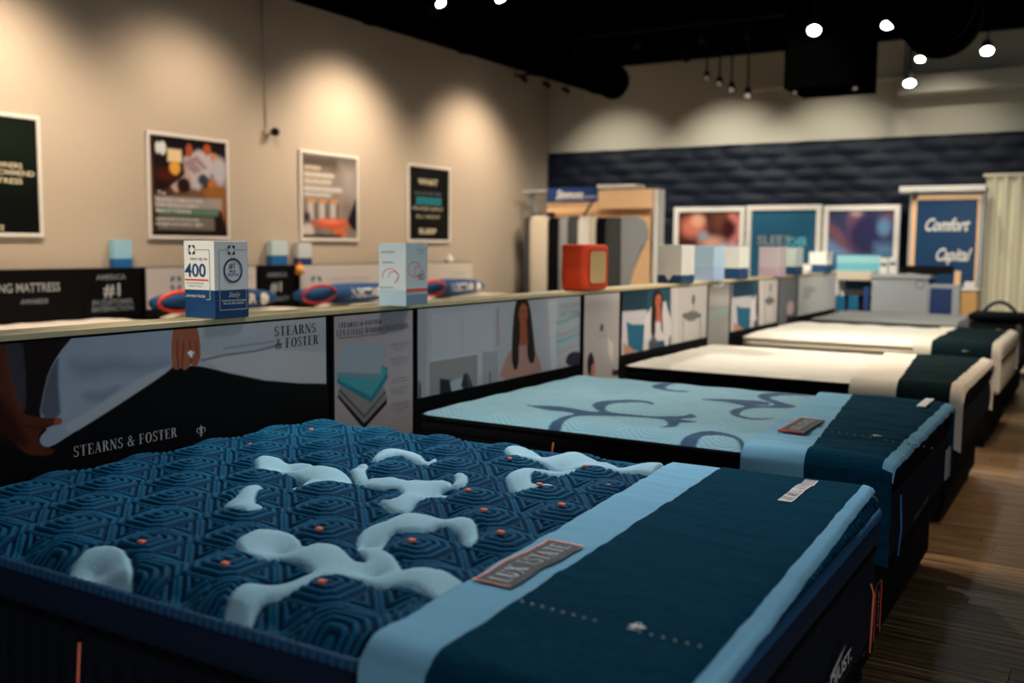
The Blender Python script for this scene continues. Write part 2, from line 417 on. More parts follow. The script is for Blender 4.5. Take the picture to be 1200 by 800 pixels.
box('casing', p0[0], p1[0], 9.2, 9.9, p0[2], ZC_-.02, M_DUCT, t, .004)

def spot(name, label, loc, target, lit, power=0, col=NEUT, angle=50, r=.05, stem=None, grp='track spotlights', blend=.9, lens=None, soft=.05):
    """a track head: rail adapter, yoke, housing, lens; the light it gives is its own"""
    t = thing(name, label, 'spotlight', loc, 0, grp)
    L = Vector(loc); v = (Vector(target)-L).normalized()
    bm = bmesh.new(); q = v.to_track_quat('Z', 'Y').to_matrix().to_4x4()
    bmesh.ops.create_cone(bm, cap_ends=True, segments=16, radius1=r*.62, radius2=r, depth=.13, matrix=Matrix.Translation(-v*.07) @ q)
    me = bpy.data.meshes.new('housing'); bm.to_mesh(me); bm.free(); h = link('housing', me, M_LAMPB, t, True)
    bm = bmesh.new(); bmesh.ops.create_uvsphere(bm, u_segments=14, v_segments=8, radius=r*.86, matrix=Matrix.Translation(-v*.012) @ q @ Matrix.Diagonal((1, 1, .35, 1)))
    me = bpy.data.meshes.new('lens'); bm.to_mesh(me); bm.free(); link('lens', me, lens or (M_LENS if lit else M_LENSD), t, True)
    top = stem if stem else ZC_-.22
    tube('stem', [L-v*.07, (loc[0], loc[1], top)], .009, M_LAMPB, t, 6)
    if power:
        lamp('spot_light', 'SPOT', L+v*.05, target, power, col, soft, angle, blend, None).parent = None
    return t
def rail(label, p0, p1):
    t = thing('track_rail', label, 'light track', p0, 0, 'ceiling light tracks'); p0 = Vector(p0); p1 = Vector(p1)
    d = (p1-p0).normalized(); 
    x0, x1 = sorted((p0.x, p1.x)); y0, y1 = sorted((p0.y, p1.y))
    box('rail', x0-.018, x1+.018, y0-.018, y1+.018, p0.z, p0.z+.03, M_LAMPB, t)
    L = (p1-p0).length; n = max(2, int(L/1.6))
    for i in range(n+1):
        q = p0+(p1-p0)*(i/n); tube('hanger', [(q.x, q.y, q.z+.03), (q.x, q.y, ZC_)], .006, M_LAMPB, t, 6)
rail('black light track across the ceiling above the fourth bed', (-6.0, 10.5, 3.93), (-.8, 10.5, 3.93))
rail('black light track above the second and third beds, nearer the camera', (-6.2, 7.7, 3.93), (1.0, 7.7, 3.93))
rail('black light track along the left wall above the posters', (-6.35, 2.5, 3.93), (-6.35, 12.3, 3.93))
rail('black light track in front of the back wall', (-7.46, 12.35, 3.93), (.6, 12.35, 3.93))
# lit heads seen in the photograph (positions carried out to the track height)
def P3(u, v, y): return tuple(onY(u, v, y))
for lab, (u, v, y), tgt, pw_, r_ in (
    ('brightest lit spotlight, left of the square black ceiling unit front', (954, 36, 9.1), (-2.0, 7.2, 1.0), 60, .07),
    ('lit spotlight between the square black unit and the thick duct', (1040, 30, 10.5), (-1.6, 9.0, .8), 50, .07),
    ('lit spotlight right of the thick duct, higher of the two', (1137, 22, 10.5), (-.8, 9, .8), 30, .07),
    ('lit spotlight right of the thick duct, lower of the two', (1157, 60, 12.35), (-.8, 10.5, 1.0), 14, .075),
    ('lit spotlight at the left edge of the thick duct end', (1078, 70, 12.35), (-2.2, 10.8, .9), 10, .06),
    ('lit spotlight hanging lowest before the back wall soffit', (1066, 98, 12.35), (-1.7, 11, 1.2), 14, .075),
    ('lit spotlight at the top edge, left of two over the long duct', (517, 4, 7.7), (-3.2, 7.2, .8), 60, .06),
    ('lit spotlight at the top edge, right of two over the long duct', (587, -2, 7.7), (-2.2, 6.6, .8), 150, .06)):
    spot('track_spotlight', lab, P3(u, v, y), tgt, True, pw_, NEUT, 62, r_, stem=ZC_ if y == 9.1 else None)
for i, (u, v) in enumerate(((671, 65), (747, 56), (822, 50), (876, 45))):
    spot('track_spotlight', ('small dim spotlight glinting just above the end of the long duct', 'small dim spotlight, second from the left on the dark ceiling edge',
         'small dim spotlight above the cluster of hanging lamps, left of two', 'small dim spotlight above the cluster of hanging lamps, right of two')[i],
         P3(u, v, 10.5), P3(u, v+200, 12.8), False, 0, r=.035)
for i, (u, v) in enumerate(((828, 92), (843, 99), (857, 106), (876, 113))):
    spot('pendant_spotlight', ('hanging spotlight at the left end of the cluster of four', 'second hanging spotlight from the left in the cluster of four',
         'third hanging spotlight from the left in the cluster of four', 'lowest hanging spotlight at the right end of the cluster of four')[i],
         P3(u, v, 10.9-.25*i), P3(u-10, v+240, 8), False, 0, r=.05, stem=ZC_, grp='cluster of hanging spotlights')
for i, (u, v) in enumerate(((931, 109), (1002, 104))):
    spot('track_spotlight', ('small dim spotlight at the lower left corner of the square black unit', 'small dim spotlight at the lower right corner of the square black unit')[i], P3(u, v, 9.32), P3(u, v+200, 8), False, 0, r=.035, stem=ZC_)
for i, (u, v) in enumerate(((593, 88), (618, 96), (645, 102), (668, 108))):
    spot('track_spotlight', ('tiny dark spotlight under the long duct, nearest the camera', 'tiny dark spotlight under the long duct, second of four', 'tiny dark spotlight under the long duct at the room corner', 'tiny dark spotlight under the long duct, farthest of four')[i], P3(u, v, 12.35), (-6.5+i*.6, 13.4, 2.6), False, 0, r=.035)
# wall washers on the left wall
for i, (y, pw_) in enumerate(((4.35, 95), (6.35, 46), (8.6, 95), (11.2, 75), (2.4, 60))):
    spot('wall_washer', ('wall washing spotlight above the dark poster at the left edge', 'wall washing spotlight above the family photo poster', 'wall washing spotlight above the baking photo poster',
         'wall washing spotlight above the small black poster', 'wall washing spotlight nearest the camera on the left wall')[i], (-6.25, y, 3.78), (-7.5, y, 1.7), True, pw_*1.0, WARM, 108, .045, grp='wall washing spotlights', soft=.16)
for i, (x, pw_) in enumerate(((-6.3, 34), (-4.6, 48), (-3.2, 38), (-1.8, 20))):
    spot('wall_washer', ('back wall washing spotlight over the sample rack', 'back wall washing spotlight over the framed pictures', 'back wall washing spotlight over the right framed picture', 'back wall washing spotlight over the tall blue sign')[i],
         (x, 11.7, 3.8), (x, 13.4, 2.2), False, pw_*1.5, NEUT, 76, .045, grp='wall washing spotlights', soft=.04)
# unseen heads added as fill over beds and displays, above the top of the picture
for x, y, tx, ty, pw_, cc, an, lab in (
    (-2.3, 5.9, -1.7, 4.3, 60, NEUT, 62, 'added spotlight over the pale blue bed'), (-2.2, 3.9, -1.3, 2.0, 108, COOL, 68, 'added spotlight over the navy quilted bed'),
    (-4.9, 5.0, -6.3, 5.2, 50, WARM, 60, 'added spotlight over the nearest bed of the left row'), (-4.9, 7.6, -6.3, 8.0, 60, WARM, 60, 'added spotlight over the second bed of the left row'),
    (-.6, 4.3, -2.7, 5.42, 90, NEUT, 26, 'added spotlight turned to the orange pillow pack'), (-.6, 4.6, -2.7, 3.6, 46, NEUT, 66, 'added spotlight turned to the nearest headboard pictures'),
    (-.3, 6.2, -2.6, 7.6, 140, NEUT, 74, 'added spotlight over the third bed'), (-.3, 7.2, -2.4, 9.4, 75, NEUT, 70, 'added spotlight over the fourth bed'),
    (-2.1, 7.0, -6.2, 12.0, 300, NEUT, 44, 'added spotlight turned to the sample rack'), (-.2, 7.4, -2.2, 12.6, 300, NEUT, 46, 'added spotlight turned to the counter and blue sign'),
    (-2.9, -.6, -2.72, 2.75, 170, NEUT, 24, 'added spotlight behind the camera turned to the nearest carton'), (.4, 5.6, -.1, 6.6, 60, WARM, 70, 'added spotlight over the aisle'),
    (-1.9, 7.2, -4.2, 13.2, 170, NEUT, 40, 'added spotlight turned to the framed pictures')):
    spot('track_spotlight', lab, (x, y, 3.75), (tx, ty, 1.3 if 'carton' in lab or 'pack' in lab else .8), True, pw_, cc, an, .05, soft=.09)

# camera on the left wall with its conduit
pc = onX(316, 155, XW); t = thing('security_camera', 'small black camera on the left wall between two posters, thin conduit above', 'camera', (XW, pc[1], pc[2]))
bm = bmesh.new(); bmesh.ops.create_uvsphere(bm, u_segments=16, v_segments=10, radius=.045, matrix=Matrix.Translation((XW+.08, pc[1], pc[2]))); bmo('lens_dome', bm, M_BLACK, t, True)
box('mount', XW, XW+.05, pc[1]-.09, pc[1]-.02, pc[2]-.03, pc[2]+.03, M_WALL, t, .005)
tube('conduit', [(XW+.012, pc[1]-.06, pc[2]+.03), (XW+.012, pc[1]-.1, ZC_)], .008, M_WALL, t, 6)

# ---------------------------------------------------------------- posters on the left wall
def cropmap(x0, y0, k): return lambda cx, cy: (x0+cx/k, y0+cy/k)
def poster(label, u0, u1, vt, vb, bg, paint):
    a = onX(u0, vt, XW); bq = onX(u1, vb, XW); y0, y1 = a[1], bq[1]; z1, z0 = EYE+1.012, EYE+.035
    t = thing('poster', label, 'poster', (XW, (y0+y1)/2, z0), 0, 'square posters on the left wall')
    fw = .035
    box('backing', XW, XW+.018, y0+fw*.5, y1-fw*.5, z0+fw*.5, z1-fw*.5, M_BLACK, t)
    box('frame', XW, XW+.03, y0, y1, z0, z0+fw, M_WFRAME, t, .003); box('frame', XW, XW+.03, y0, y1, z1-fw, z1, M_WFRAME, t, .003)
    box('frame', XW, XW+.03, y0, y0+fw, z0+fw, z1-fw, M_WFRAME, t, .003); box('frame', XW, XW+.03, y1-fw, y1, z0+fw, z1-fw, M_WFRAME, t, .003)
    A_ = Art(y0+fw, y1-fw, z0+fw, z1-fw, .008, bg, lambda a_, b_: (y0+fw+(y1-y0-2*fw)*a_, z1-fw-(z1-z0-2*fw)*b_))
    paint(A_); pr = A_.out('print', lambda S, T: (XW+.02, S, T), t)
    def at(a_, b_): return onplaneX(XW+.023, *A_.conv(a_, b_))
    return pr, at
def pA(A_): A_.ell(.55, .2, .6, .3, (22, 34, 24), .5, .8)
t, at = poster('dark green-black poster with cream lettering at the left edge of the picture', -70, 50, 128, 283, (8, 12, 10), pA)
for s_, wd, u_, v_ in (('OWNERS', .27, 24, 195), ('RECOMMEND', .42, 38, 204.5), ('MATTRESS', .36, 24, 213), ('SERVICE', .22, 3, 267)):
    q = onX(u_, v_, XW); sans('lettering', s_, onplaneX(XW+.023, q[1]-wd/2, q[2]), .06, M_CTXT, t, width=wd, bold=.001)
def pB(A_):
    A_.rect(0, 0, .04, 1, (92, 66, 46)); A_.ell(.5, .1, .5, .2, (20, 16, 20), .2); A_.rect(.86, .2, 1, .6, (180, 170, 175), .1, .8)
    A_.ell(.2, .38, .12, .06, (86, 30, 16), .06, .8); A_.ell(.55, .55, .3, .05, (120, 84, 58), .04)
    A_.rect(.22, .12, .40, .25, (236, 206, 160), .02); A_.ell(.31, .31, .07, .07, (232, 168, 70), .02); A_.ell(.16, .12, .045, .07, (220, 220, 220), .01); A_.ell(.10, .12, .03, .06, (220, 220, 220), .01)
    A_.poly([(.42, .2), (.62, .1), (.82, .13), (.84, .3), (.72, .42), (.62, .52), (.5, .5), (.44, .35)], (196, 186, 190), .04)
    A_.poly([(.40, .25), (.6, .16), (.74, .28), (.56, .36)], (150, 120, 124), .02, .8)
    A_.ell(.5, .12, .045, .07, (170, 82, 50), .02); A_.ell(.74, .09, .05, .06, (176, 86, 50), .02); A_.ell(.84, .17, .05, .05, (206, 130, 50), .02)
    A_.poly([(.25, .5), (.45, .36), (.5, .4), (.32, .56)], (196, 170, 160), .02); A_.ell(.42, .48, .09, .08, (40, 22, 16), .03); A_.ell(.68, .41, .07, .06, (46, 64, 70), .03)
    A_.line([(.58, .24), (.8, .4)], .012, (210, 200, 200)); A_.line([(.46, .28), (.52, .46)], .02, (196, 150, 130)); A_.ell(.9, .3, .1, .14, (190, 184, 190), .05)
    A_.ell(.8, .46, .06, .06, (190, 110, 60), .03); A_.poly([(.66, .5), (.95, .46), (1, .48), (1, .9), (.9, .7), (.72, .6)], (150, 98, 44), .04)
    A_.rect(.05, .6, .93, .72, (170, 160, 154), .03, .9); A_.rect(.08, .72, .88, .785, (96, 128, 112), .02); A_.rect(.08, .8, .82, .94, (124, 118, 110), .03, .9); A_.rect(0, .955, 1, 1, (24, 12, 10), .01)
t, at = poster('square poster with a family photo, a lit lamp and white text lines', 169, 268, 152, 282, (34, 20, 18), pB)
for i, (s_, wd, bb) in enumerate((('The', .1, .57), ('TRUSTED COMFORT FOR', .55, .64), ('THE WHOLE FAMILY', .5, .695), ('MATTRESS', .4, .75), ('supported comfort for the way you sleep', .5, .83), ('tonight and every night', .55, .88))):
    sans('lettering', s_, at(.08+wd/2, bb), .045, M_WTXT, t, width=wd, bold=.0006)
def pC(A_):
    A_.mottle(.2, 9, 3); A_.rect(.0, .0, 1, .16, (88, 78, 70), .1); A_.rect(.7, .1, 1, .5, (168, 158, 150), .2, .9); A_.rect(0, .25, .7, .55, (150, 138, 126), .1, .8)
    A_.rect(.02, .14, .3, .2, (176, 150, 110), .03, .8); A_.rect(.04, .22, .56, .27, (206, 196, 176), .03); A_.rect(.04, .3, .5, .35, (206, 190, 160), .03); A_.rect(.04, .38, .7, .44, (202, 194, 184), .03); A_.rect(.04, .46, .5, .5, (196, 188, 182), .03)
    for x in (.1, .3, .5): A_.rect(x, .53, x+.14, .57, (216, 150, 70), .02); A_.rect(x, .58, x+.1, .78, (196, 190, 186), .03); A_.rect(x+.11, .58, x+.15, .76, (110, 96, 90), .02)
    A_.ell(.55, .82, .32, .06, (216, 84, 44), .05); A_.ell(.5, .80, .2, .03, (236, 130, 96), .03); A_.ell(.68, .93, .12, .05, (216, 104, 60), .04)
    A_.poly([(.82, .78), (.98, .5), (1, .5), (1, .92), (.88, .86)], (20, 26, 36), .03); A_.ell(.1, .92, .1, .09, (200, 190, 180), .04); A_.ell(.08, .75, .06, .06, (60, 50, 50), .05); A_.rect(0, .96, .7, 1, (30, 20, 20), .02)
t, at = poster('square poster with a brownish baking photo and a red dish', 349, 419, 175, 284, (136, 122, 112), pC)
for i, (wd, bb) in enumerate(((.26, .16), (.5, .24), (.45, .32), (.64, .41), (.44, .48))): sans('lettering', ('WHEN', 'YOU SLEEP BETTER', 'YOU FEEL BETTER', 'AND EVERY DAY STARTS', 'FRESH AND READY')[i], at(.06+wd/2, bb), .05, M_WTXT, t, width=wd, bold=.0008)
def pD(A_): A_.mottle(.1, 4)
t, at = poster('square black poster with centred cream lettering and one teal line, nearest the corner', 476, 526, 192, 282, (14, 15, 13), pD)
sans('lettering', 'WHAT', at(.46, .2), .1, M_CTXT, t, width=.42, bold=.003)
for i, (wd, bb) in enumerate(((.6, .36), (.7, .57), (.55, .68))): sans('lettering', ('BUILDS BETTER', 'FOR MORE SUPPORT', 'ALL NIGHT')[i], at(.46, bb), .06, M_GTXT if i < 1 else M_CTXT, t, width=wd*.95)
sans('lettering', 'ZZZZZZ', at(.48, .465), .1, M_TTXT, t, width=.58, bold=.006)
sans('lettering', 'SLEEP', at(.45, .885), .09, M_CTXT, t, width=.38, bold=.003)

# ---------------------------------------------------------------- beds
HX = -2.62                        # head end of the mattresses
def rrect(x0, x1, y0, y1, r, step):
    pts = []; nrm = []
    def seg(a, b, n_):
        L = math.dist(a, b); k = max(1, int(L/step))
        for i in range(k): pts.append((a[0]+(b[0]-a[0])*i/k, a[1]+(b[1]-a[1])*i/k)); nrm.append(n_)
    def arc(cx, cy, a0):
        k = max(3, int(r*1.57/step))
        for i in range(k):
            a = math.radians(a0+90*i/k); pts.append((cx+r*math.cos(a), cy+r*math.sin(a))); nrm.append((math.cos(a), math.sin(a)))
    seg((x0+r, y0), (x1-r, y0), (0, -1)); arc(x1-r, y0+r, -90)
    seg((x1, y0+r), (x1, y1-r), (1, 0)); arc(x1-r, y1-r, 0)
    seg((x1-r, y1), (x0+r, y1), (0, 1)); arc(x0+r, y1-r, 90)
    seg((x0, y1-r), (x0, y0+r), (-1, 0)); arc(x0+r, y0+r, 180)
    return np.array(pts), np.array(nrm)
def sweep(name, dims, r, prof, m, parent, step=.02, mod=None, smooth=True, cap=False):
    P, N = rrect(*dims, r, step); n = len(P); S = np.cumsum(np.r_[0, np.linalg.norm(np.diff(P, axis=0), axis=1)])
    prof = np.array(prof, float); V = []
    for j, (o, z) in enumerate(prof):
        oo = o+(mod(S, j/(len(prof)-1)) if mod is not None else 0)
        V.append(np.column_stack([P+N*np.reshape(oo, (-1, 1)) if np.ndim(oo) else P+N*oo, np.full(n, z)]))
    V = np.concatenate(V); k = len(prof); i = np.arange(n); F_ = []
    for j in range(k-1): F_.append(np.stack([j*n+i, j*n+(i+1) % n, (j+1)*n+(i+1) % n, (j+1)*n+i], -1))
    F_ = np.concatenate(F_)
    return raw(name, V, F_[:, ::-1] if prof[0][1] > prof[-1][1] else F_, m, parent, smooth)
def sd_rr(X, Y, x0, x1, y0, y1, r):
    cx, cy = (x0+x1)/2, (y0+y1)/2; qx = np.abs(X-cx)-(x1-x0)/2+r; qy = np.abs(Y-cy)-(y1-y0)/2+r
    return np.hypot(np.maximum(qx, 0), np.maximum(qy, 0))+np.minimum(np.maximum(qx, qy), 0)-r
class Bed: pass
def make_bed(label, y0, y1, x1, zt, drop, colfn, hfn, side, gus, lab_t, lab_b, zb=.40, step=.006, soft=.13, pipe=M_PIPE, tags=(), group='mattresses in the middle row', x0=HX, rad=.10):
    B = Bed(); B.y0, B.y1, B.x0, B.x1, B.zt = y0, y1, x0, x1, zt; ze = zt-drop; B.ze = ze; B.zb = zb; B.rad = rad
    t = thing('mattress', lab_t, 'mattress', ((x0+x1)/2, (y0+y1)/2, zb), 0, group); B.t = t
    def top(X, Y):
        d = -sd_rr(X, Y, x0, x1, y0, y1, rad); k = np.clip(1-d/soft, 0, 1); return zt-drop*k**2.2
    B.top = top
    nu = int((x1-x0)/step); nv = int((y1-y0)/step)
    X, Y = np.meshgrid(np.linspace(x0, x1, nu), np.linspace(y0, y1, nv), indexing='ij')
    d = sd_rr(X, Y, x0, x1, y0, y1, rad); out = d > 0                     # pull corner points onto the rounded outline
    cx, cy = (x0+x1)/2, (y0+y1)/2; qx = np.clip(X, x0+rad, x1-rad); qy = np.clip(Y, y0+rad, y1-rad)
    L = np.hypot(X-qx, Y-qy)+1e-9; X = np.where(out, qx+(X-qx)/L*rad, X); Y = np.where(out, qy+(Y-qy)/L*rad, Y)
    inn = np.clip(-sd_rr(X, Y, x0, x1, y0, y1, rad)/.03, 0, 1)
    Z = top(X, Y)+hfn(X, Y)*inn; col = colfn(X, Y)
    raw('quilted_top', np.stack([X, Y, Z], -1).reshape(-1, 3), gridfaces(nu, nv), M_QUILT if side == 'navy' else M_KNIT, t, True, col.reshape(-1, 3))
    dm = (x0, x1, y0, y1)
    # piping, pillow gusset, second piping, vertical channel border
    mg, ms = {'navy': (M_NAVYF, M_NAVYS), 'cream': (M_CREAMC, M_CREAMC), 'grey': (M_DGREY, M_DGREY)}.get(side, (M_BLACKF, M_NAVYS))
    def rollp(o, zc, r, k=8): return [(o+r*math.sin(a), zc+r*math.cos(a)) for a in np.linspace(0, math.pi, k)]
    twist = lambda S, j: .0022*np.sin(S*2*math.pi/.022)
    sweep('top_piping', dm, rad, rollp(0, ze-.006, .012), pipe, t, .0055 if side == 'navy' else .02, twist if side == 'navy' else None)
    zg = ze-.018
    sweep('gusset', dm, rad, [(-.02, zg+.005)]+[(-.012+.022*math.sin(a)**.7, zg-gus*(a/math.pi)) for a in np.linspace(.02, math.pi-.02, 9)]+[(-.02, zg-gus-.004)], mg, t, .03)
    zp = zg-gus-.008
    sweep('middle_piping', dm, rad, rollp(-.004, zp+.006, .008), M_BLACKF, t, .03)
    zs = zp-.01
    chan = lambda S, j: .013*np.abs(np.sin(S*math.pi/.062))**.6*math.sin(math.pi*min(1, max(0, j)))**.5
    sweep('channel_border', dm, rad, [(-.012+.006*math.sin(math.pi*k/10), zs-(zs-zb-.02)*k/10) for k in range(11)], ms, t, .0085, chan)
    sweep('bottom_piping', dm, rad, rollp(-.002, zb+.012, .009), M_BLACKF, t, .03)
    box('underside', x0+.03, x1-.03, y0+.03, y1-.03, zb+.004, zb+.03, M_BLACKF, t)
    for (x, z1_, z0_) in tags:
        V, Fs = tube_verts([(x, y0-.012, z1_), (x-.004, y0-.016, (z0_+z1_)/2), (x-.002, y0-.012, z0_)], .0042, 6)
        raw('orange_ribbon', V, Fs, M_OTAG, t, True)
    # base
    b = thing('bed_base', lab_b, 'bed base', ((x0+x1)/2, (y0+y1)/2, 0), 0, 'black adjustable bed bases' if group.endswith('middle row') else 'black bed bases in the left row'); B.b = b
    box('deck', x0+.02, x1-.03, y0+.03, y1-.03, zb-.12, zb, M_BLACKF, b, .015, 2)
    box('side_skirt', x0+.06, x1-.07, y0+.06, y1-.06, .06, zb-.115, M_BLACKF, b, .01)
    for sx in (x0+.14, x1-.13):
        for sy in (y0+.12, y1-.12): box('leg', sx-.03, sx+.03, sy-.03, sy+.03, 0, .065, M_BLACK, b, .004)
    return B
# -- bed 1: navy quilt, pale fleur shapes (outline points read off the photograph, laid on the top plane)
Z1 = .825
def shp(x0, y0, k, pts, z): return np.array([onZ(x0+a/k, y0+b/k, z)[:2] for a, b in pts])
C2 = (230, 480, 3.076); C3 = (400, 480, 2.5); C1 = (0, 480, 2.5)
PALE = [shp(*C2, p, Z1) for p in (
 [(212,195),(300,192),(325,204),(370,200),(425,208),(458,234),(530,240),(580,266),(610,250),(650,250),(700,262),(745,288),(800,272),(880,270),(930,287),(870,296),(905,303),(925,316),(905,327),(860,318),(815,335),(790,355),(765,385),(710,385),(650,345),(715,358),(745,325),(748,303),(700,302),(650,300),(600,280),(560,275),(500,282),(440,270),(400,268),(345,245),(300,238),(225,235)],
 [(328,297),(380,268),(430,260),(492,276),(440,283),(380,290)],
 [(92,348),(150,335),(170,310),(210,298),(245,300),(215,318),(205,340),(220,365),(245,372),(190,395),(160,390),(120,365)],
 [(555,215),(580,195),(620,195),(606,215),(606,240),(620,250),(585,258),(565,240)],
 [(635,190),(680,168),(740,160),(800,170),(830,187),(870,181),(850,208),(835,197),(790,183),(730,178),(680,190),(645,196)],
 [(928,243),(960,248),(978,275),(962,293),(900,293),(935,284),(942,262)],
 [(145,497),(180,482),(230,455),(300,450),(355,470),(390,502),(440,495),(500,512),(555,562),(612,558),(620,548),(592,520),(580,480),(598,450),(640,432),(692,428),(740,395),(790,388),(850,398),(885,415),(950,405),(1002,422),(1013,460),(1000,500),(975,510),(970,470),(940,432),(880,425),(830,452),(760,457),(705,455),(665,485),(660,520),(690,535),(725,560),(750,604),(800,603),(870,615),(935,640),(850,690),(790,662),(730,652),(670,657),(620,640),(560,625),(500,622),(430,632),(375,665),(300,690),(240,690),(200,715),(170,765),(80,738),(110,700),(130,670),(180,637),(260,615),(350,612),(430,602),(400,580),(350,560),(280,553),(225,562),(170,522)])]
PALE += [shp(*C3, p, Z1) for p in (
 [(475,130),(520,122),(580,128),(622,147),(680,140),(735,162),(790,155),(845,174),(910,178),(1010,182),(960,215),(910,200),(860,192),(800,194),(740,180),(690,180),(640,178),(590,162),(545,162),(500,145)],
 [(480,205),(510,185),(580,178),(640,180),(700,182),(650,200),(600,208),(560,195),(548,215),(560,232),(620,226),(665,243),(600,242),(540,250),(505,240)])]
PALE += [shp(*C2, [(860,605),(940,632),(1010,655),(930,735),(880,705),(840,680)], Z1)]
PALE += [shp(*C1, [(185,460),(240,420),(300,410),(350,420),(385,450),(378,530),(330,505),(280,490),(235,480)], Z1)]
PALE = [chaikin(p, 1) for p in PALE]
LX, LY = .265, .29
def lattice(X, Y):
    a = (X+1.13)/LX; b = (Y-1.83)/LY
    return a, b
def pale_mask(X, Y):
    d = np.full(X.shape, 1e9)
    for p in PALE: d = np.minimum(d, sdf(X, Y, p))
    return d-.003
cache = {}
def b1h(X, Y):
    a, b = lattice(X, Y); f = .5+.5*np.cos(2*np.pi*a)*np.cos(2*np.pi*b); mound = np.clip(f, 0, 1)**.5
    def loc(a0, b0):
        x = (a-a0-np.round(a-a0))*LX; y = (b-b0-np.round(b-b0))*LY; x = np.abs(x); y = np.abs(y); return np.maximum(np.maximum(x, y), .62*(x+y))
    m1 = np.minimum(loc(0, 0), loc(.5, .5)); m2 = np.minimum(loc(.5, 0), loc(0, .5))
    def dia(a0, b0):
        x = np.abs((a-a0-np.round(a-a0))*LX); y = np.abs((b-b0-np.round(b-b0))*LY); return np.abs(x-y)*.75
    dd = np.where(loc(.5, 0) < loc(0, .5), dia(.5, 0), dia(0, .5)); per = .0185
    mm = np.where(m1 < m2*1.35, m1, dd)
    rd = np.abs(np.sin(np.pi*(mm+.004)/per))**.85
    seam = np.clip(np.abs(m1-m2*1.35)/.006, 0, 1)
    d = pale_mask(X, Y); cache['d'] = d
    pal = np.clip(.5-d/.004, 0, 1); puff = np.clip(-d/.05, 0, 1); puff = np.sqrt(1-(1-puff)**2)
    # scalloped puckers inside the pale shapes
    sc_ = 1-.5*np.exp(-(np.minimum(np.abs(((X+Y*.35)/.115) % 1-.5), .5)/.10)**2)
    edge = np.exp(-(d/.007)**2)
    h = .046*mound+(1-pal)*.0115*rd*seam*(.35+.65*np.clip(d/.012, 0, 1))+pal*(.006+.007*puff)-.004*edge
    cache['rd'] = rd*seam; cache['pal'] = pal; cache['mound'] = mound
    flat = np.clip((X-(-1.125+.085*(2.82-Y)/1.5))/.02, 0, 1)*np.clip((-.545-X)/.02, 0, 1)
    return (h-.040)*(1-flat)-.014*flat
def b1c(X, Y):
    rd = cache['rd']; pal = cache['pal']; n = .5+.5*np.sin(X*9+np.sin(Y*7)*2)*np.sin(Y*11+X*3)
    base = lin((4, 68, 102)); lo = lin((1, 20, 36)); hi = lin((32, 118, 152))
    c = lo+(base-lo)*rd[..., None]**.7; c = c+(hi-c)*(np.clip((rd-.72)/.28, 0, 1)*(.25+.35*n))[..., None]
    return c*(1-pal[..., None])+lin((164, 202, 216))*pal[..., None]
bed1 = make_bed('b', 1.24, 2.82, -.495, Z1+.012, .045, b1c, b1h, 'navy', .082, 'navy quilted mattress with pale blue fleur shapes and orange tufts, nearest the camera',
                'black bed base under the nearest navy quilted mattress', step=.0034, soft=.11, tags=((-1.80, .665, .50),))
DOTS = [(-1.762,1.36),(-1.503,1.359),(-1.506,1.642),(-1.257,1.376),(-2.427,2.314),(-2.416,2.597),(-2.242,2.713),(-1.415,2.116),(-1.269,1.677),(-1.529,2.512),(-1.283,2.541),(-1.14,2.397),(-1.286,2.271),(-1.132,2.113),(-1.272,1.971),(-1.134,1.828)]
for x, y in DOTS:
    s_ = .0085 if y < 2.3 else .007; X = np.array([[x]]); Y = np.array([[y]]); z = float(bed1.top(X, Y)[0, 0]+b1h(X, Y)[0, 0])+.006
    bm = bmesh.new(); addbox(bm, x-s_, x+s_, y-s_*.8, y+s_*.8, z-.004, z+.002, .0015); o = bmo('tuft', bm, M_OTAG, bed1.t)
# foot end tag and print on the base
box('side_label', -.494, -.488, 2.71, 2.80, .44, .585, M_BLACK, bed1.t, .001)
for a_ in ((2.712, 2.716), (2.792, 2.799)): box('orange_edge', -.4885, -.4865, a_[0], a_[1], .44, .585, M_RTXT, bed1.t)
serif('lettering', 'FOSTER', lambda a_, b_: (-.4865, 2.755-b_, .515+a_), .018, M_SILVER, bed1.t, width=.1)
tube('orange_ribbon', [(-.482, 2.61, .63), (-.476, 2.625, .6), (-.48, 2.625, .44)], .003, M_OTAG, bed1.t, 6)
q = onX(988, 781, -.476)
sans('lettering', 'ADJUST.', lambda a_, b_: (-.476, q[1]-.04+a_, q[2]+b_), .046, M_WTXT, bed1.t, width=.27, bold=.001)
tube('logo_swoosh', [(-.476, q[1]-.12, q[2]+.02), (-.475, q[1]-.04, q[2]+.04), (-.476, q[1]+.01, q[2]+.05)], .003, M_SILVER, bed1.t, 6)
# -- bed 2: pale blue with navy swirls
Z2 = .765; C8 = (560, 420, 3.529); C7 = (850, 400, 3.077)
SW = [shp(*C8, p, Z2) for p in (
 [(188,195),(240,197),(310,202),(400,212),(470,222),(510,225),(478,208),(470,195),(500,182),(560,175),(640,175),(700,180),(730,190),(725,200),(690,188),(620,185),(560,190),(525,205),(530,220),(560,232),(640,238),(740,242),(820,245),(865,240),(875,230),(905,240),(905,250),(860,255),(835,258),(860,262),(912,267),(880,272),(830,270),(830,282),(790,290),(740,290),(790,280),(780,262),(740,252),(640,247),(560,242),(480,241),(400,245),(360,258),(335,292),(275,290),(300,265),(350,245),(410,237),(360,225),(300,218),(240,210)],
 [(712,122),(735,110),(790,104),(860,106),(800,111),(770,122),(790,134),(860,138),(890,141),(820,142),(750,135)],
 [(815,356),(850,325),(910,308),(980,306),(1050,318),(1100,345),(1107,375),(1090,372),(1080,348),(1030,327),(960,322),(920,327),(890,362)],
 [(902,168),(1000,172),(1150,178),(1210,187),(1210,197),(1100,192),(980,182)], [(1120,118),(1190,118),(1180,130),(1140,126)])]
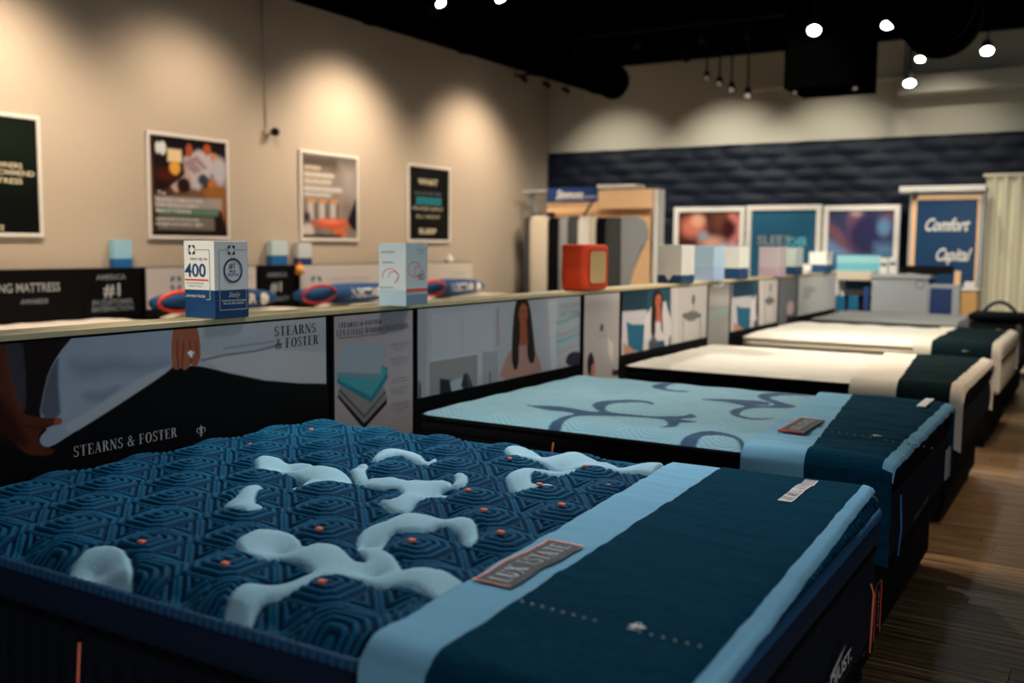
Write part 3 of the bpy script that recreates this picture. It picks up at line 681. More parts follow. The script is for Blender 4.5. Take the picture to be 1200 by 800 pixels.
SW += [shp(*C7, p, Z2) for p in (
 [(0,214),(60,222),(130,236),(190,232),(140,218),(112,203),(130,191),(200,187),(270,191),(320,205),(260,198),(195,197),(158,205),(168,215),(210,225),(262,240),(240,246),(130,244),(70,250),(48,262),(60,274),(100,282),(200,282),(100,288),(40,280),(12,262),(25,248),(80,240),(40,230),(0,224)],)]
SW = [chaikin(p, 2) for p in SW]
def b2h(X, Y):
    a = X/.3; b = Y/.3; f = .5+.5*np.cos(2*np.pi*a)*np.cos(2*np.pi*b)
    x = np.abs((a-np.round(a))*.3); y = np.abs((b-np.round(b))*.3); m = np.maximum(np.maximum(x, y), .75*(x+y))
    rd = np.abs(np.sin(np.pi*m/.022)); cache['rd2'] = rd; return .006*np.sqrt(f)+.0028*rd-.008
def b2c(X, Y):
    d = np.full(X.shape, 1e9)
    for p in SW: d = np.minimum(d, sdf(X, Y, p))
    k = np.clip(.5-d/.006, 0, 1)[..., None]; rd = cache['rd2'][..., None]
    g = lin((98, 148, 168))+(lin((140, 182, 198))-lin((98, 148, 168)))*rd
    return g*(1-k)+lin((8, 66, 102))*k
bed2 = make_bed('b', 3.48, 5.02, -.59, Z2+.008, .03, b2c, b2h, 'black', .06, 'pale blue mattress with navy swirls, second from the camera', 'black bed base under the pale blue swirl mattress',
                step=.007, pipe=M_BLACKF, tags=((-1.9, .70, .62), (-1.11, .70, .62)))
def ch(X, Y): return .004*np.sin(X*21+np.sin(Y*9))*np.sin(Y*19)-.004
def cc(rgb):
    def f(X, Y): n = .97+.03*np.sin(X*40)*np.sin(Y*40); return lin(rgb)*n[..., None]
    return f
bed3 = make_bed('b', 5.66, 7.2, -.62, .775, .035, cc((226, 216, 200)), ch, 'black', .06, 'cream mattress third from the camera, dark green cover over its foot', 'black bed base under the third mattress, cream topped', step=.03, pipe=M_BLACKF)
bed4 = make_bed('b', 8.05, 9.6, -.64, .80, .05, cc((226, 218, 204)), ch, 'cream', .06, 'puffy white mattress fourth from the camera, partly behind the cream one', 'black bed base under the fourth mattress, white topped', step=.03, pipe=M_CREAMC)
bed5 = make_bed('b', 10.2, 11.7, -.66, .80, .03, cc((132, 132, 130)), ch, 'grey', .06, 'grey mattress at the far end of the row, in front of the counter', 'black bed base under the grey mattress', step=.04, pipe=M_DGREY)

# -- foot runners
def runner(B, label, xs, mats, hang, strip, group, wr=.004, sidestrip=True, R_=.055, names=('pale_band', 'cover', 'edge_strip')):
    """xs(y) -> (x band start, x cover start, x strip start); follows the top, turns over the sides"""
    t = thing('foot_cover', label, 'bed cover', (B.x1-.25, (B.y0+B.y1)/2, B.ze), 0, group)
    o = .014; ex = .028 if R_ > .06 else .01; y0, y1 = B.y0-o-ex, B.y1+o+ex; L = []
    n = 220
    # cross-section (y,z offset from flat top, is-on-top)
    zE = B.zt
    for s_ in np.linspace(hang, R_+.02, 14): L.append((y0, -s_))
    for a_ in np.linspace(0, 90, 8)[:]: L.append((y0+R_-R_*math.cos(math.radians(a_)), -(R_)+R_*math.sin(math.radians(a_))))
    for y in np.linspace(y0+R_, y1-R_, n)[1:-1]: L.append((y, 0))
    for a_ in np.linspace(90, 0, 8): L.append((y1-R_+R_*math.cos(math.radians(a_)), -R_+R_*math.sin(math.radians(a_))))
    for s_ in np.linspace(R_+.02, hang, 14): L.append((y1, -s_))
    L = np.array(L); rs = np.random.RandomState(int(B.y0*10))
    ph = rs.rand(8)*6
    def surf(xa, xb, nxx, lift=0, foot=False):
        V = np.zeros((nxx, len(L), 3))
        for j in range(len(L)):
            y, dz = L[j]; yy = np.clip(y, B.y0+.05, B.y1-.05)
            x = xa(yy)+(xb(yy)-xa(yy))*np.linspace(0, 1, nxx)
            k = np.clip((x-(B.x1-.07))/.07, 0, 1); zz = zE+.006-(.02*k**2)
            wv = wr*(np.sin(yy*31+ph[0]+1.4*np.sin(x*6+ph[1]))*.6+np.sin(yy*57+ph[2]+np.sin(x*9+yy*4)*1.6)*.35+.5*np.sin(yy*13+x*5+ph[3])+.35*np.sin(yy*97+ph[4]+2.2*np.sin(x*11+yy*7))*np.sin(x*7+yy*5+ph[5])+.3*np.sin(yy*41+x*17+ph[6]))
            side = dz < -.03
            out = (1 if y > (y0+y1)/2 else -1)*(.006+.005*np.sin(x*22+ph[4]+dz*6)*min(1, -dz*4)) if side else 0
            V[:, j, 0] = x; V[:, j, 1] = y+out; V[:, j, 2] = zz+dz+(wv if not side else 0)+lift
        return V
    f = lambda i: (lambda y: xs(y)[i])
    nx_ = 26
    bd = surf(f(0), f(1), 14); raw(names[0], bd.reshape(-1, 3), gridfaces(14, len(L)), mats[0], t, True)
    f2 = f(2) if sidestrip else (lambda y: xs(y)[2]+.012*0)
    mn = surf(f(1), f2, nx_, .0035)
    if not sidestrip:
        sd = L[:, 1] < -.03; k_ = np.linspace(0, 1, nx_)**2; mn[:, sd, 0] += k_[:, None]*(xs(L[0, 0])[3]-xs(L[0, 0])[2]+.004)
    raw(names[1], mn.reshape(-1, 3), gridfaces(nx_, len(L)), mats[1], t, True)
    # thin turned edges so the cloth has thickness
    e = mn[0].copy(); e2 = e.copy(); e2[:, 2] -= .006; raw('hem', np.stack([e, e2]).reshape(-1, 3), gridfaces(2, len(L)), mats[1], t, True)
    sx = surf(f(2), f(3), 6, .006)
    # strip curls over the foot edge
    dn = sx[-1].copy(); dn[:, 0] += .008; dn[:, 2] -= strip
    top = (L[:, 1] > -.06)
    if not sidestrip: keep = L[:, 1] > -.05; sx = sx[:, keep]; dn = dn[keep]; top = top[keep]
    dn[~top] = sx[-1][~top]; dn[~top, 0] += .006
    raw(names[2], np.concatenate([sx, dn[None]]).reshape(-1, 3), gridfaces(7, sx.shape[1]), mats[2], t, True)
    def top_at(x, y):
        return zE+.0095+wr*(np.sin(y*31+ph[0]+1.4*np.sin(x*6+ph[1]))*.6+np.sin(y*57+ph[2]+np.sin(x*9+y*4)*1.6)*.35+.5*np.sin(y*13+x*5+ph[3])+.35*np.sin(y*97+ph[4]+2.2*np.sin(x*11+y*7))*np.sin(x*7+y*5+ph[5])+.3*np.sin(y*41+x*17+ph[6]))
    B.surfz = top_at
    return t
r1 = runner(bed1, 'navy velvet foot cover with pale blue band on the nearest bed', lambda y: (-1.115+.085*(2.82-y)/1.5, -.955+.06*(2.82-y)/1.5, -.546+.03*(2.7-y), -.522+.032*(2.7-y)), (M_PALE, M_VELVET, M_PALE), .20, .012, 'covers over the foot of the beds', .0020, False)
zr = bed1.zt+.016
def ontop(z, x, y, ang=0):  # text on a horizontal surface running towards +Y, letters' up towards -X
    return lambda a_, b_: (x-b_, y+a_, z)
def cloth_patch(name, B, x0, x1, y0, y1, m, par, lift=.002):
    nu, nv = 5, max(3, int((y1-y0)/.008)); X, Y = np.meshgrid(np.linspace(x0, x1, nu), np.linspace(y0, y1, nv), indexing='ij')
    T_ = np.stack([X, Y, B.surfz(X, Y)+lift], -1).reshape(-1, 3); return raw(name, T_, gridfaces(nu, nv), m, par)
def oncloth(B, x, y): return lambda a_, b_: (x-b_, y+a_, B.surfz(x-b_, y+a_)+.0032)
# black label with orange edge
x0_, x1_, ya, yb = -1.03, -.945, 1.565, 1.865
sk = .0
sl1 = cloth_patch('sewn_label', bed1, x0_, x1_, ya, yb, mat('label_black', (26, 24, 26), .7), r1)
for a_ in ((x0_-.005, x0_, ya-.005, yb+.005), (x0_, x1_, ya-.005, ya), (x0_, x1_, yb, yb+.005)): cloth_patch('orange_edge', bed1, *a_, M_OTAG, sl1)
serif('lettering', 'LUX ESTATE', oncloth(bed1, (x0_+x1_)/2, (ya+yb)/2), .046, M_SILVER, sl1, width=.27)
dots = []
p_a = onZ(612, 701, zr)[:2]; p_b = onZ(820, 753, zr)[:2]
bm = bmesh.new()
for i in range(17):
    if i in (8, 9): continue
    q = p_a+(p_b-p_a)*i/16; bmesh.ops.create_icosphere(bm, subdivisions=1, radius=.0034 if i < 6 else .0028, matrix=Matrix.Translation((q[0], q[1], bed1.surfz(q[0], q[1])+.001)))
tag(bmo('embroidered_dots', bm, M_SILVER, r1), kind='stuff')
q = onZ(748, 731, zr)
fleur('embroidered_fleur', lambda a_, b_: (q[0]-b_, q[1]+a_, bed1.surfz(q[0]-b_, q[1]+a_)+.0025), .038, M_WTXT, r1)
q0 = onZ(926, 597, zr); q1 = onZ(962, 568, zr); 
wt1 = cloth_patch('woven_tag', bed1, -.70, -.664, 2.49, 2.77, mat('woven_tag', (236, 226, 220), .8), r1)
serif('lettering', 'STEARNS & FOSTER', oncloth(bed1, -.682, 2.63), .028, M_DTXT, wt1, width=.265)
r2 = runner(bed2, 'navy velvet foot cover with pale blue band on the second bed', lambda y: (-1.21+.10*(5.02-y)/1.5, -1.05+.17*(5.02-y)/1.5, -.62, -.588), (M_PALE, M_VELVET, M_PALE), .36, .014, 'covers over the foot of the beds', .004, False)
zr2 = bed2.zt+.018
q = onZ(940, 498, zr2); sl2 = box('sewn_label', q[0]-.045, q[0]+.05, q[1]-.16, q[1]+.16, zr2-.004, zr2+.001, MATS['label_black'], r2)
for a_ in ((q[0]-.052, q[0]-.045, q[1]-.165, q[1]+.165), (q[0]-.045, q[0]+.05, q[1]-.165, q[1]-.158), (q[0]-.045, q[0]+.05, q[1]+.158, q[1]+.165)): box('orange_edge', *a_, zr2-.004, zr2+.002, M_RTXT, sl2)
serif('lettering', 'LUX ESTATE', ontop(zr2+.003, q[0], q[1]), .04, M_SILVER, sl2, width=.26)
q = onZ(1028, 511, zr2); fleur('embroidered_fleur', lambda a_, b_: (q[0]-b_, q[1]+a_, zr2+.003), .05, M_WTXT, r2)
bm = bmesh.new()
for i in range(14):
    if i == 6: continue
    qq = onZ(975+i*9, 503+i*1.45, zr2); bmesh.ops.create_icosphere(bm, subdivisions=1, radius=.004, matrix=Matrix.Translation((qq[0], qq[1], bed2.surfz(qq[0], qq[1]))))
tag(bmo('embroidered_dots', bm, M_GTXT, r2), kind='stuff')
q = onZ(1095, 471, zr2); box('woven_tag', -.71, -.672, q[1]-.17, q[1]+.10, zr2-.004, zr2+.002, MATS['woven_tag'], r2)
r3 = runner(bed3, 'dark green foot cover with cream edge on the third bed', lambda y: (-1.30+.1*(7.2-y)/1.5, -1.09+.14*(7.2-y)/1.5, -.68, -.618), (mat('cream_band', (222, 210, 190), .9), M_GREENV, mat('cream_edge', (214, 200, 180), .9)), .34, .03, 'covers over the foot of the beds', .004, R_=.085)
r4 = runner(bed4, 'dark green foot cover with cream edge on the fourth bed', lambda y: (-1.25, -1.12, -.70, -.64), (MATS['cream_band'], M_GREENV, MATS['cream_edge']), .34, .03, 'covers over the foot of the beds', .005, R_=.085)
r5 = runner(bed5, 'black foot cover on the far grey bed', lambda y: (-1.2, -1.1, -.70, -.66), (M_DGREY, M_BLACKF, M_DGREY), .34, .03, 'covers over the foot of the beds', .005, R_=.085)
for rr, B, (u, v) in ((r3, bed3, (1132, 411)), (r4, bed4, (1171, 386))):
    q = onZ(u, v, B.zt+.02); fleur('embroidered_fleur', lambda a_, b_: (q[0]-b_, q[1]+a_, B.zt+.019), .07, M_CTXT, rr)
# foot-end marks on the second bed
tube('blue_ribbon', [(-.578, 3.60, .64), (-.572, 3.605, .52), (-.578, 3.60, .42)], .004, mat('blue_thread', (46, 110, 170), .6), bed2.t, 6)
serif('lettering', 'STEARNS & FOSTER', lambda a_, b_: (-.575, 4.07+a_, .485+a_*.04+b_), .022, M_GTXT, bed2.t, width=.34)
box('side_label', -.58, -.572, 4.74, 4.86, .46, .60, M_GREY, bed2.t, .001)
# dark covers at the far right: arch of the far foot cover's bag on the grey bed
t = thing('cover_bulge', 'black foot-cover bag with an arched handle on the foot of the far grey bed', 'bulge', (-.85, 10.3, .83))
bm = bmesh.new(); addbox(bm, -1.12, -.5, 10.22, 10.75, .835, .90, .03, 3); bmo('body', bm, M_BLACKF, t, True)
q = [onY(1148+44*s_, 374-18*math.sin(math.pi*s_)**.7-4*s_, 10.3) for s_ in np.linspace(0, 1, 13)]
tube('arch', q, .016, M_NAVYF, t, 8)

# ---------------------------------------------------------------- low display wall between the bed rows
PX = -2.7; ZT = 1.234
t = thing('display_wall', 'low black display wall with tan top running behind the bed heads', 'partition', (-2.78, 6.4, 0))
ys = [-.2, 3.015, 5.285, 7.45, 9.37, 11.75]
for a_, b_ in zip(ys[:-1], ys[1:]): box('body', PX-.15, PX-.012, a_+.002, b_-.002, 0, ZT-.02, M_BLACK, t, .002)
box('tan_top', PX-.152, PX+.002, -.2, 11.75, ZT-.02, ZT+.0, M_TAN, t, .002)
def pconv(u, v): q = onX(u, v, PX); return q[1], q[2]
def panel(label, y0, y1, z0, bg, paint=None, step=.008, z1=ZT-.024, body=M_BLACK, brd=.008, group='picture panels on the low display wall', x=PX):
    t = thing('display_panel', label, 'display panel', (x, (y0+y1)/2, z0), 0, group)
    box('board', x-.012, x-.001, y0, y1, z0, z1, body, t)
    A_ = Art(y0+brd, y1-brd, z0+brd, z1-brd*.4, step, bg, pconv)
    if paint: paint(A_)
    return A_.out('print', lambda S, T: (x+.0015, S, T), t), A_
# panel 1: hands lifting a white sheet off a black mattress
def paint1(A_):
    k = cropmap(0, 270, 2.667); k2 = cropmap(0, 380, 4.21)
    q = lambda pts, f=k2: [f(*p) for p in pts]
    A_.poly(q([(10, 55), (110, 55), (135, 300), (130, 430), (60, 420), (20, 200)]), (58, 56, 62), .02, sm=1)
    A_.poly(q([(110, 40), (400, 10), (300, 130), (220, 300), (190, 460), (130, 430), (128, 250)]), (26, 16, 17), .008)
    A_.poly(q([(385, 20), (500, 0), (870, -20), (900, 100), (860, 200), (800, 250), (650, 350), (480, 460), (350, 540), (250, 605), (205, 600), (190, 560), (240, 510), (190, 460), (215, 330), (240, 230), (290, 140), (350, 70)]), (150, 162, 176), sm=1)
    A_.poly(q([(290, 150), (240, 230), (215, 330), (190, 462), (300, 470), (290, 330), (285, 220)]), (88, 94, 106), .012, sm=1)
    A_.poly(q([(340, 170), (440, 190), (560, 160), (700, 190), (820, 170), (850, 200), (700, 240), (560, 230), (430, 270), (350, 230)]), (120, 130, 144), .05, .8, sm=1)
    A_.poly(q([(400, 340), (520, 330), (600, 300), (520, 380), (430, 380)]), (116, 128, 142), .03, .8, sm=1)
    A_.poly(q([(860, 200), (800, 250), (650, 350), (480, 460), (350, 540), (300, 500), (420, 440), (600, 320), (760, 230)]), (172, 176, 182), .01, .9, sm=1)
    A_.line(q([(440, 100), (600, 60), (820, 40)]), .004, (150, 166, 186), .02, .7); A_.line(q([(300, 500), (330, 400), (300, 300)]), .01, (150, 168, 190), .02, .7)
    A_.poly([(205, 370), (384, 356), (384, 449), (350, 449), (310, 445), (270, 437), (240, 430), (226, 428), (205, 432)], (164, 168, 174), sm=0)
    A_.poly([(235, 400), (300, 392), (384, 380), (384, 356), (232, 366)], (168, 174, 180), .01)
    A_.poly([(235, 418), (300, 409), (384, 412), (384, 449), (310, 445), (260, 434)], (180, 180, 182), .012, .9)
    A_.line([(236, 422), (262, 416), (300, 411), (330, 403)], .006, (82, 90, 100), .008); A_.line([(262, 408), (320, 400)], .004, (112, 120, 130), .01)
    # hand from above
    hc = (158, 90, 62); dk = (84, 42, 26)
    A_.poly([(204, 378), (229, 376), (234, 398), (235, 418), (231, 428), (226, 430), (224, 424), (221, 431), (215, 434), (212, 429), (207, 434), (202, 430), (200, 414), (201, 396)], hc, sm=1)
    for a_ in ([(208, 398), (207, 416), (209, 430)], [(215, 397), (214, 414), (213, 430)], [(222, 398), (223, 414), (224, 425)]): A_.line(a_, .0045, dk, .006)
    A_.line([(229, 402), (231, 414)], .004, dk, .006); A_.ell(213, 392, 6, 8, (158, 96, 66), .03, .7); A_.ell(204, 420, 2.4, 7, (162, 98, 68), .01, .8); A_.ell(218, 421, 2.4, 7, (162, 98, 68), .01, .8)
    A_.rect(219, 412, 228, 414.5, (190, 184, 190)); A_.ell(223, 413.5, 2.6, 3, (236, 236, 244)); A_.ell(224, 417, 1.5, 1.6, (236, 236, 244))
    # arm and hand at the left
    A_.poly(q([(-60, 60), (10, 60), (25, 150), (50, 290), (85, 400), (110, 440), (200, 460), (300, 462), (302, 490), (250, 500), (205, 520), (185, 560), (200, 600), (262, 615), (262, 640), (180, 650), (110, 630), (30, 540), (-60, 500)]), (84, 40, 24), sm=1)
    A_.poly(q([(-60, 300), (40, 400), (110, 520), (150, 600), (60, 600), (-60, 520)]), (44, 16, 10), .03, .9, sm=1)
    A_.ell(*k2(285, 478), 5, 4, (150, 78, 50)); A_.ell(*k2(225, 628), 9, 3, (84, 34, 22), .008); A_.line(q([(120, 500), (190, 510), (240, 500)]), .006, (60, 22, 14), .01)
    A_.line(q([(20, 160), (50, 290), (100, 420)]), .012, (100, 50, 30), .02, .7)
t1, A1 = panel('large picture panel of hands lifting a white sheet off a black mattress, nearest the camera', .9, 3.0, .70, (9, 8, 10), paint1, step=.0034)
ty, tz = pconv(150, 517); 
def sk1(a_, b_): return (PX+.003, ty+a_, tz+b_)
wd = pconv(209, 510)[0]-pconv(88, 525)[0]
serif('lettering', 'STEARNS & FOSTER', lambda a_, b_: (PX+.003, pconv(149, 517)[0]+a_, pconv(149, 517)[1]+b_), .034, M_SILVER, t1, width=wd)
fy, fz = pconv(235, 505); fleur('fleur_mark', lambda a_, b_: (PX+.003, fy+a_, fz+b_), .05, M_SILVER, t1)
sans('lettering', 'EST. 1846', onplaneX(PX+.003, fy, fz-.045), .014, M_GTXT, t1)
a_ = pconv(322, 391); b_ = pconv(374, 386); ww = b_[0]-a_[0]
serif('lettering', 'STEARNS', onplaneX(PX+.003, pconv(346, 386)[0], pconv(346, 386)[1]), .037, M_DTXT, t1, width=ww*.94)
serif('lettering', '& FOSTER*', onplaneX(PX+.003, pconv(349, 400)[0], pconv(349, 400)[1]), .037, M_DTXT, t1, width=ww)
# info sign 1
def paintI(A_):
    k = cropmap(380, 355, 5); q = lambda pts: [k(*p) for p in pts]
    A_.poly(q([(75, 550), (230, 740), (365, 590), (365, 540), (220, 660), (90, 520)]), (20, 20, 24))
    A_.poly(q([(95, 480), (75, 530), (232, 705), (365, 560), (350, 490)]), (128, 128, 130)); A_.line(q([(88, 510), (234, 665), (358, 520)]), .006, (28, 28, 32))
    A_.poly(q([(90, 490), (235, 650), (345, 500), (300, 470)]), (134, 132, 132)); 
    A_.poly(q([(72, 440), (75, 470), (275, 585), (370, 440), (368, 380), (330, 360), (322, 430)]), (36, 122, 140)); A_.poly(q([(72, 430), (100, 460), (275, 548), (368, 400), (330, 360)]), (70, 156, 170), .006)
    A_.poly(q([(125, 240), (345, 250), (345, 330), (322, 434), (72, 424), (70, 380)]), (150, 168, 180)); A_.poly(q([(72, 405), (320, 415), (322, 436), (72, 428)]), (120, 140, 156), .004)
I1, AI = panel('info sign with a cutaway stack of mattress layers beside the nearest bed', 3.03, 3.585, .40, (168, 160, 164), paintI, step=.004, brd=.012)
def txtpx(f, name, txt, u, v, h, m, par, width, **kw): y_, z_ = pconv(u, v); return f(name, txt, onplaneX(PX+.003, y_, z_), h, m, par, width=width, **kw)
def wpx(u0, u1, v): return pconv(u1, v)[0]-pconv(u0, v)[0]
txtpx(serif, 'lettering', 'STEARNS & FOSTER', 422, 379, .02, M_DTXT, I1, wpx(397, 448, 379))
txtpx(serif, 'lettering', 'LUX ESTATE HYBRID COLLECTION', 438, 386, .023, M_DTXT, I1, wpx(397, 481, 386))
txtpx(sans, 'lettering', 'The ultimate in comfort for beautiful sleep', 425, 393, .013, M_DTXT, I1, wpx(398, 453, 393))
for i, v in enumerate((403, 420, 442, 455, 474)):
    txtpx(sans, 'lettering', ('HAND-CRAFTED COVER\nsoft breathable knit\nthat stays cool', 'MEMORY FOAM LAYER\neases pressure at the\nshoulders and hips', 'COIL SYSTEM\nresponsive support', 'EDGE SUPPORT\nsleep right up to\nthe side', 'DURABLE BASE\nfirm foundation\nfor every night\nof rest')[i], 468, v+3, .013, mat('lav_ink', (96, 96, 128), .6), I1, wpx(457, 479, v))
# panel 2: woman in a light bedroom
def woman(A_, cx, ty, s, hair, top, face=(136, 72, 48)):
    A_.poly([(cx-4*s, ty+24*s), (cx+7*s, ty+22*s), (cx+17*s, ty+30*s), (cx+26*s, ty+55*s), (cx+28*s, ty+95*s), (cx-32*s, ty+100*s), (cx-26*s, ty+62*s), (cx-16*s, ty+40*s)] if top[0] == 'w' else
           [(cx-8*s, ty+60*s), (cx+8*s, ty+58*s), (cx+20*s, ty+70*s), (cx+27*s, ty+100*s), (cx-30*s, ty+108*s), (cx-20*s, ty+76*s)], top[1], .012, sm=1)
    A_.poly([(cx-9*s, ty+14*s), (cx-5*s, ty+2*s), (cx+3*s, ty), (cx+10*s, ty+8*s), (cx+14*s, ty+40*s), (cx+18*s, ty+82*s), (cx+8*s, ty+84*s), (cx+6*s, ty+50*s), (cx-3*s, ty+52*s), (cx-4*s, ty+92*s), (cx-12*s, ty+90*s), (cx-12*s, ty+50*s)], hair, .008, sm=1)
    A_.ell(cx+2*s, ty+22*s, 5.6*s, 13*s, face, .008); A_.poly([(cx-2*s, ty+32*s), (cx+6*s, ty+31*s), (cx+8*s, ty+60*s), (cx-2*s, ty+62*s)], face, .01)
    A_.ell(cx+3*s, ty+15*s, 4*s, 3*s, tuple(min(255, int(c*1.2)) for c in face), .01, .6); A_.line([(cx, ty+29*s), (cx+5*s, ty+28.5*s)], .005, (150, 40, 36)); A_.line([(cx-2*s, ty+19*s), (cx+7*s, ty+18*s)], .005, (40, 20, 16), .008, .8)
def paint2(A_):
    A_.mottle(.04, 6, 2); A_.rect(487, 360, 500, 480, (150, 150, 158), .02, .8); A_.poly([(505, 368), (578, 361), (578, 436), (505, 448)], (172, 174, 184), .012); A_.line([(541, 364), (541, 440)], .006, (156, 158, 168), .01)
    A_.line([(488, 358), (684, 342)], .03, (172, 168, 172), .02); A_.line([(583, 363), (583, 402)], .022, (150, 124, 118), .02, .8)
    A_.poly([(503, 423), (560, 414), (560, 457), (503, 468)], (136, 132, 134), .008); A_.line([(503, 423), (560, 414), (560, 455)], .006, (190, 190, 196), .006)
    A_.poly([(515, 443), (528, 445), (530, 470), (515, 472)], (26, 34, 44), .006); A_.poly([(527, 447), (545, 441), (547, 460), (530, 464)], (160, 168, 182), .01); A_.poly([(543, 438), (548, 437), (555, 455), (545, 460), (540, 452)], (36, 42, 56), .006); A_.line([(547, 440), (551, 455)], .005, (90, 110, 130), .006)
    A_.rect(488, 446, 493, 478, (120, 118, 120), .008); A_.line([(492, 452), (492, 470)], .012, (50, 50, 56), .006); A_.rect(565, 412, 583, 450, (146, 148, 154), .01); A_.line([(574, 437), (574, 450)], .01, (50, 56, 60), .006)
    A_.rect(640, 350, 684, 440, (168, 170, 176), .01); A_.poly([(642, 352), (652, 351), (652, 430), (646, 436)], (186, 188, 194), .01)
    woman(A_, 611, 347, .94, (26, 16, 16), ('p', (166, 126, 116)), (146, 76, 54))
    for i, (v0, cl, wd_) in enumerate(((376, (96, 158, 166), .018), (385, (150, 176, 180), .02), (391, (150, 150, 154), .02), (398, (92, 160, 168), .022), (404, (140, 170, 176), .02), (410, (150, 156, 158), .02))):
        A_.line([(652, v0+2), (662, v0), (672, v0-5), (681, v0-8)], wd_, cl, .02, .9)
    A_.poly([(662, 428), (664, 416), (672, 411), (681, 413), (681, 430)], (34, 40, 56), .01, sm=1)
P2, A2 = panel('long picture panel of a dark-haired woman in a pink top in a bright bedroom', 3.605, 5.245, .785, (164, 166, 174), paint2, step=.006)
txtpx(sans, 'lettering', 'DREAM', 667, 358, .045, mat('slate_ink', (112, 134, 142), .6), P2, wpx(658, 679, 358)); txtpx(sans, 'lettering', 'BETTER', 667, 367, .045, MATS['slate_ink'], P2, wpx(657, 678, 367))
def paintI2(A_):
    A_.rect(682, 338, 728, 352, (200, 194, 190), .05, .6); A_.poly([(688, 440), (688, 418), (693, 411), (696, 420), (697, 440)], (28, 20, 22), .008, sm=1); A_.poly([(693, 428), (697, 424), (697, 440), (692, 440)], (190, 120, 100), .008)
    A_.ell(705, 384, 2.2, 4.5, (70, 84, 96), .006); A_.line([(700, 394), (711, 393)], .006, (140, 146, 150), .006); A_.poly([(712, 395), (718, 402), (718, 425), (713, 415)], (206, 198, 192), .01); A_.rect(717, 433, 728, 440, (50, 40, 40), .01)
I2, _ = panel('narrow pale info sign with small grey drop mark left of the blue-walled bedroom panel', 5.285, 5.80, .52, (176, 168, 164), paintI2, step=.008)
txtpx(sans, 'lettering', 'COLLECTION', 703, 354, .03, M_GREY, I2, wpx(694, 714, 354)); txtpx(sans, 'lettering', 'support that lasts', 703, 361, .018, M_GREY, I2, wpx(690, 718, 361))
def bedroom(A_, u0, u1, us, v, s):
    """blue wall, white headboard, teal pillow, seated woman, then a bedside table"""
    A_.poly([(u0, v), (us, v-4), (us, v+115), (u0, v+115)], (34, 78, 96)); A_.poly([(u0, v), (u0+30*s, v-2), (u0+30*s, v+26*s), (u0, v+28*s)], (22, 54, 72), .01)
    A_.poly([(u0, v+28*s), (u0+30*s, v+26*s), (u0+34*s, v+100*s), (u0, v+105*s)], (196, 190, 192), .008)
    woman(A_, u0+42*s, v+2, .62*s, (28, 18, 20), ('w', (214, 206, 206)), (186, 98, 68))
    A_.poly([(u0+47*s, v+17*s), (u0+54*s, v+16*s), (u0+57*s, v+70*s), (u0+50*s, v+72*s)], (214, 206, 206), .01, sm=1)
    A_.poly([(u0+6*s, v+40*s), (u0+13*s, v+43*s), (u0+27*s, v+43*s), (u0+25*s, v+76*s), (u0+8*s, v+72*s)], (16, 92, 122), .008)
    A_.ell(u0+37*s, v+66*s, 5*s, 8*s, (70, 72, 84), .01, .9); A_.poly([(u0+2*s, v+64*s), (u0+14*s, v+72*s), (u0+20*s, v+80*s), (u0+2*s, v+82*s)], (180, 130, 110), .01)
    A_.poly([(us, v-6), (u1, v-14), (u1, v+110), (us, v+110)], (200, 192, 186)); k = (u1-us)/45
    A_.rect(us+4*k, v-4, us+8*k, v+100, (212, 206, 202), .02, .7); A_.rect(us+14*k, v+30*s, us+36*k, v+35*s, (90, 84, 80), .006); A_.line([(us+15*k, v+31*s), (us+14*k, v+80)], .012, (100, 94, 90), .006); A_.line([(us+35*k, v+31*s), (us+35*k, v+70)], .012, (100, 94, 90), .006)
    A_.rect(us+17*k, v+38*s, us+33*k, v+60*s, (206, 198, 192), .01); A_.ell(us+25*k, v+33*s, 8*k, 6*s, (110, 108, 106), .012); A_.line([(us+27*k, v+28*s), (us+27*k, v+10*s)], .02, (150, 146, 142), .01); A_.ell(us+27*k, v+14*s, 2*k, 6*s, (96, 98, 98), .01)
P3_, _ = panel('picture panel of a woman in white with a blue wall, beside the third bed', 5.83, 7.43, .785, (190, 184, 182), lambda A_: bedroom(A_, 728, 830, 786, 337, 1.0), step=.009)
def paintI3(A_):
    A_.rect(830, 322, 858, 340, (130, 128, 124), .03, .9); A_.rect(832, 346, 858, 358, (178, 172, 166), .02); A_.line([(833, 370), (845, 366), (857, 361)], .05, (142, 164, 158), .03, .9); A_.rect(845, 378, 857, 395, (160, 154, 150), .03)
I3, _ = panel('narrow grey info sign with a pale green wave beside the third bed', 7.45, 7.97, .52, (154, 150, 146), paintI3, step=.012)
txtpx(sans, 'lettering', 'SLEEP', 842, 334, .05, M_WTXT, I3, .26)
P4, _ = panel('picture panel of a woman in white before a blue wall, beside the fourth bed', 8.0, 9.37, .785, (190, 184, 182), lambda A_: bedroom(A_, 858, 912, 889, 326, .8), step=.012)
def paintI4(A_): A_.ell(926, 361, 4, 8, (220, 186, 186), .04); A_.rect(922, 370, 932, 392, (30, 26, 30), .03)
I4, _ = panel('narrow slate grey info sign between the woman panel and the white lettered panel', 9.40, 10.05, .60, (116, 118, 122), paintI4, step=.016)
P5, _ = panel('white lettered panel at the far end of the low display wall', 10.08, 11.73, .80, (186, 184, 182), None, step=.05)
txtpx(serif, 'lettering', 'STEARNS', 949, 339, .06, M_GTXT, P5, .5); txtpx(serif, 'lettering', '& FOSTER', 945, 347, .05, M_GTXT, P5, .2); q = pconv(972, 335); fleur('fleur_mark', lambda a_, b_: (PX+.004, q[0]+a_, q[1]+b_), .14, M_GREY, P5)

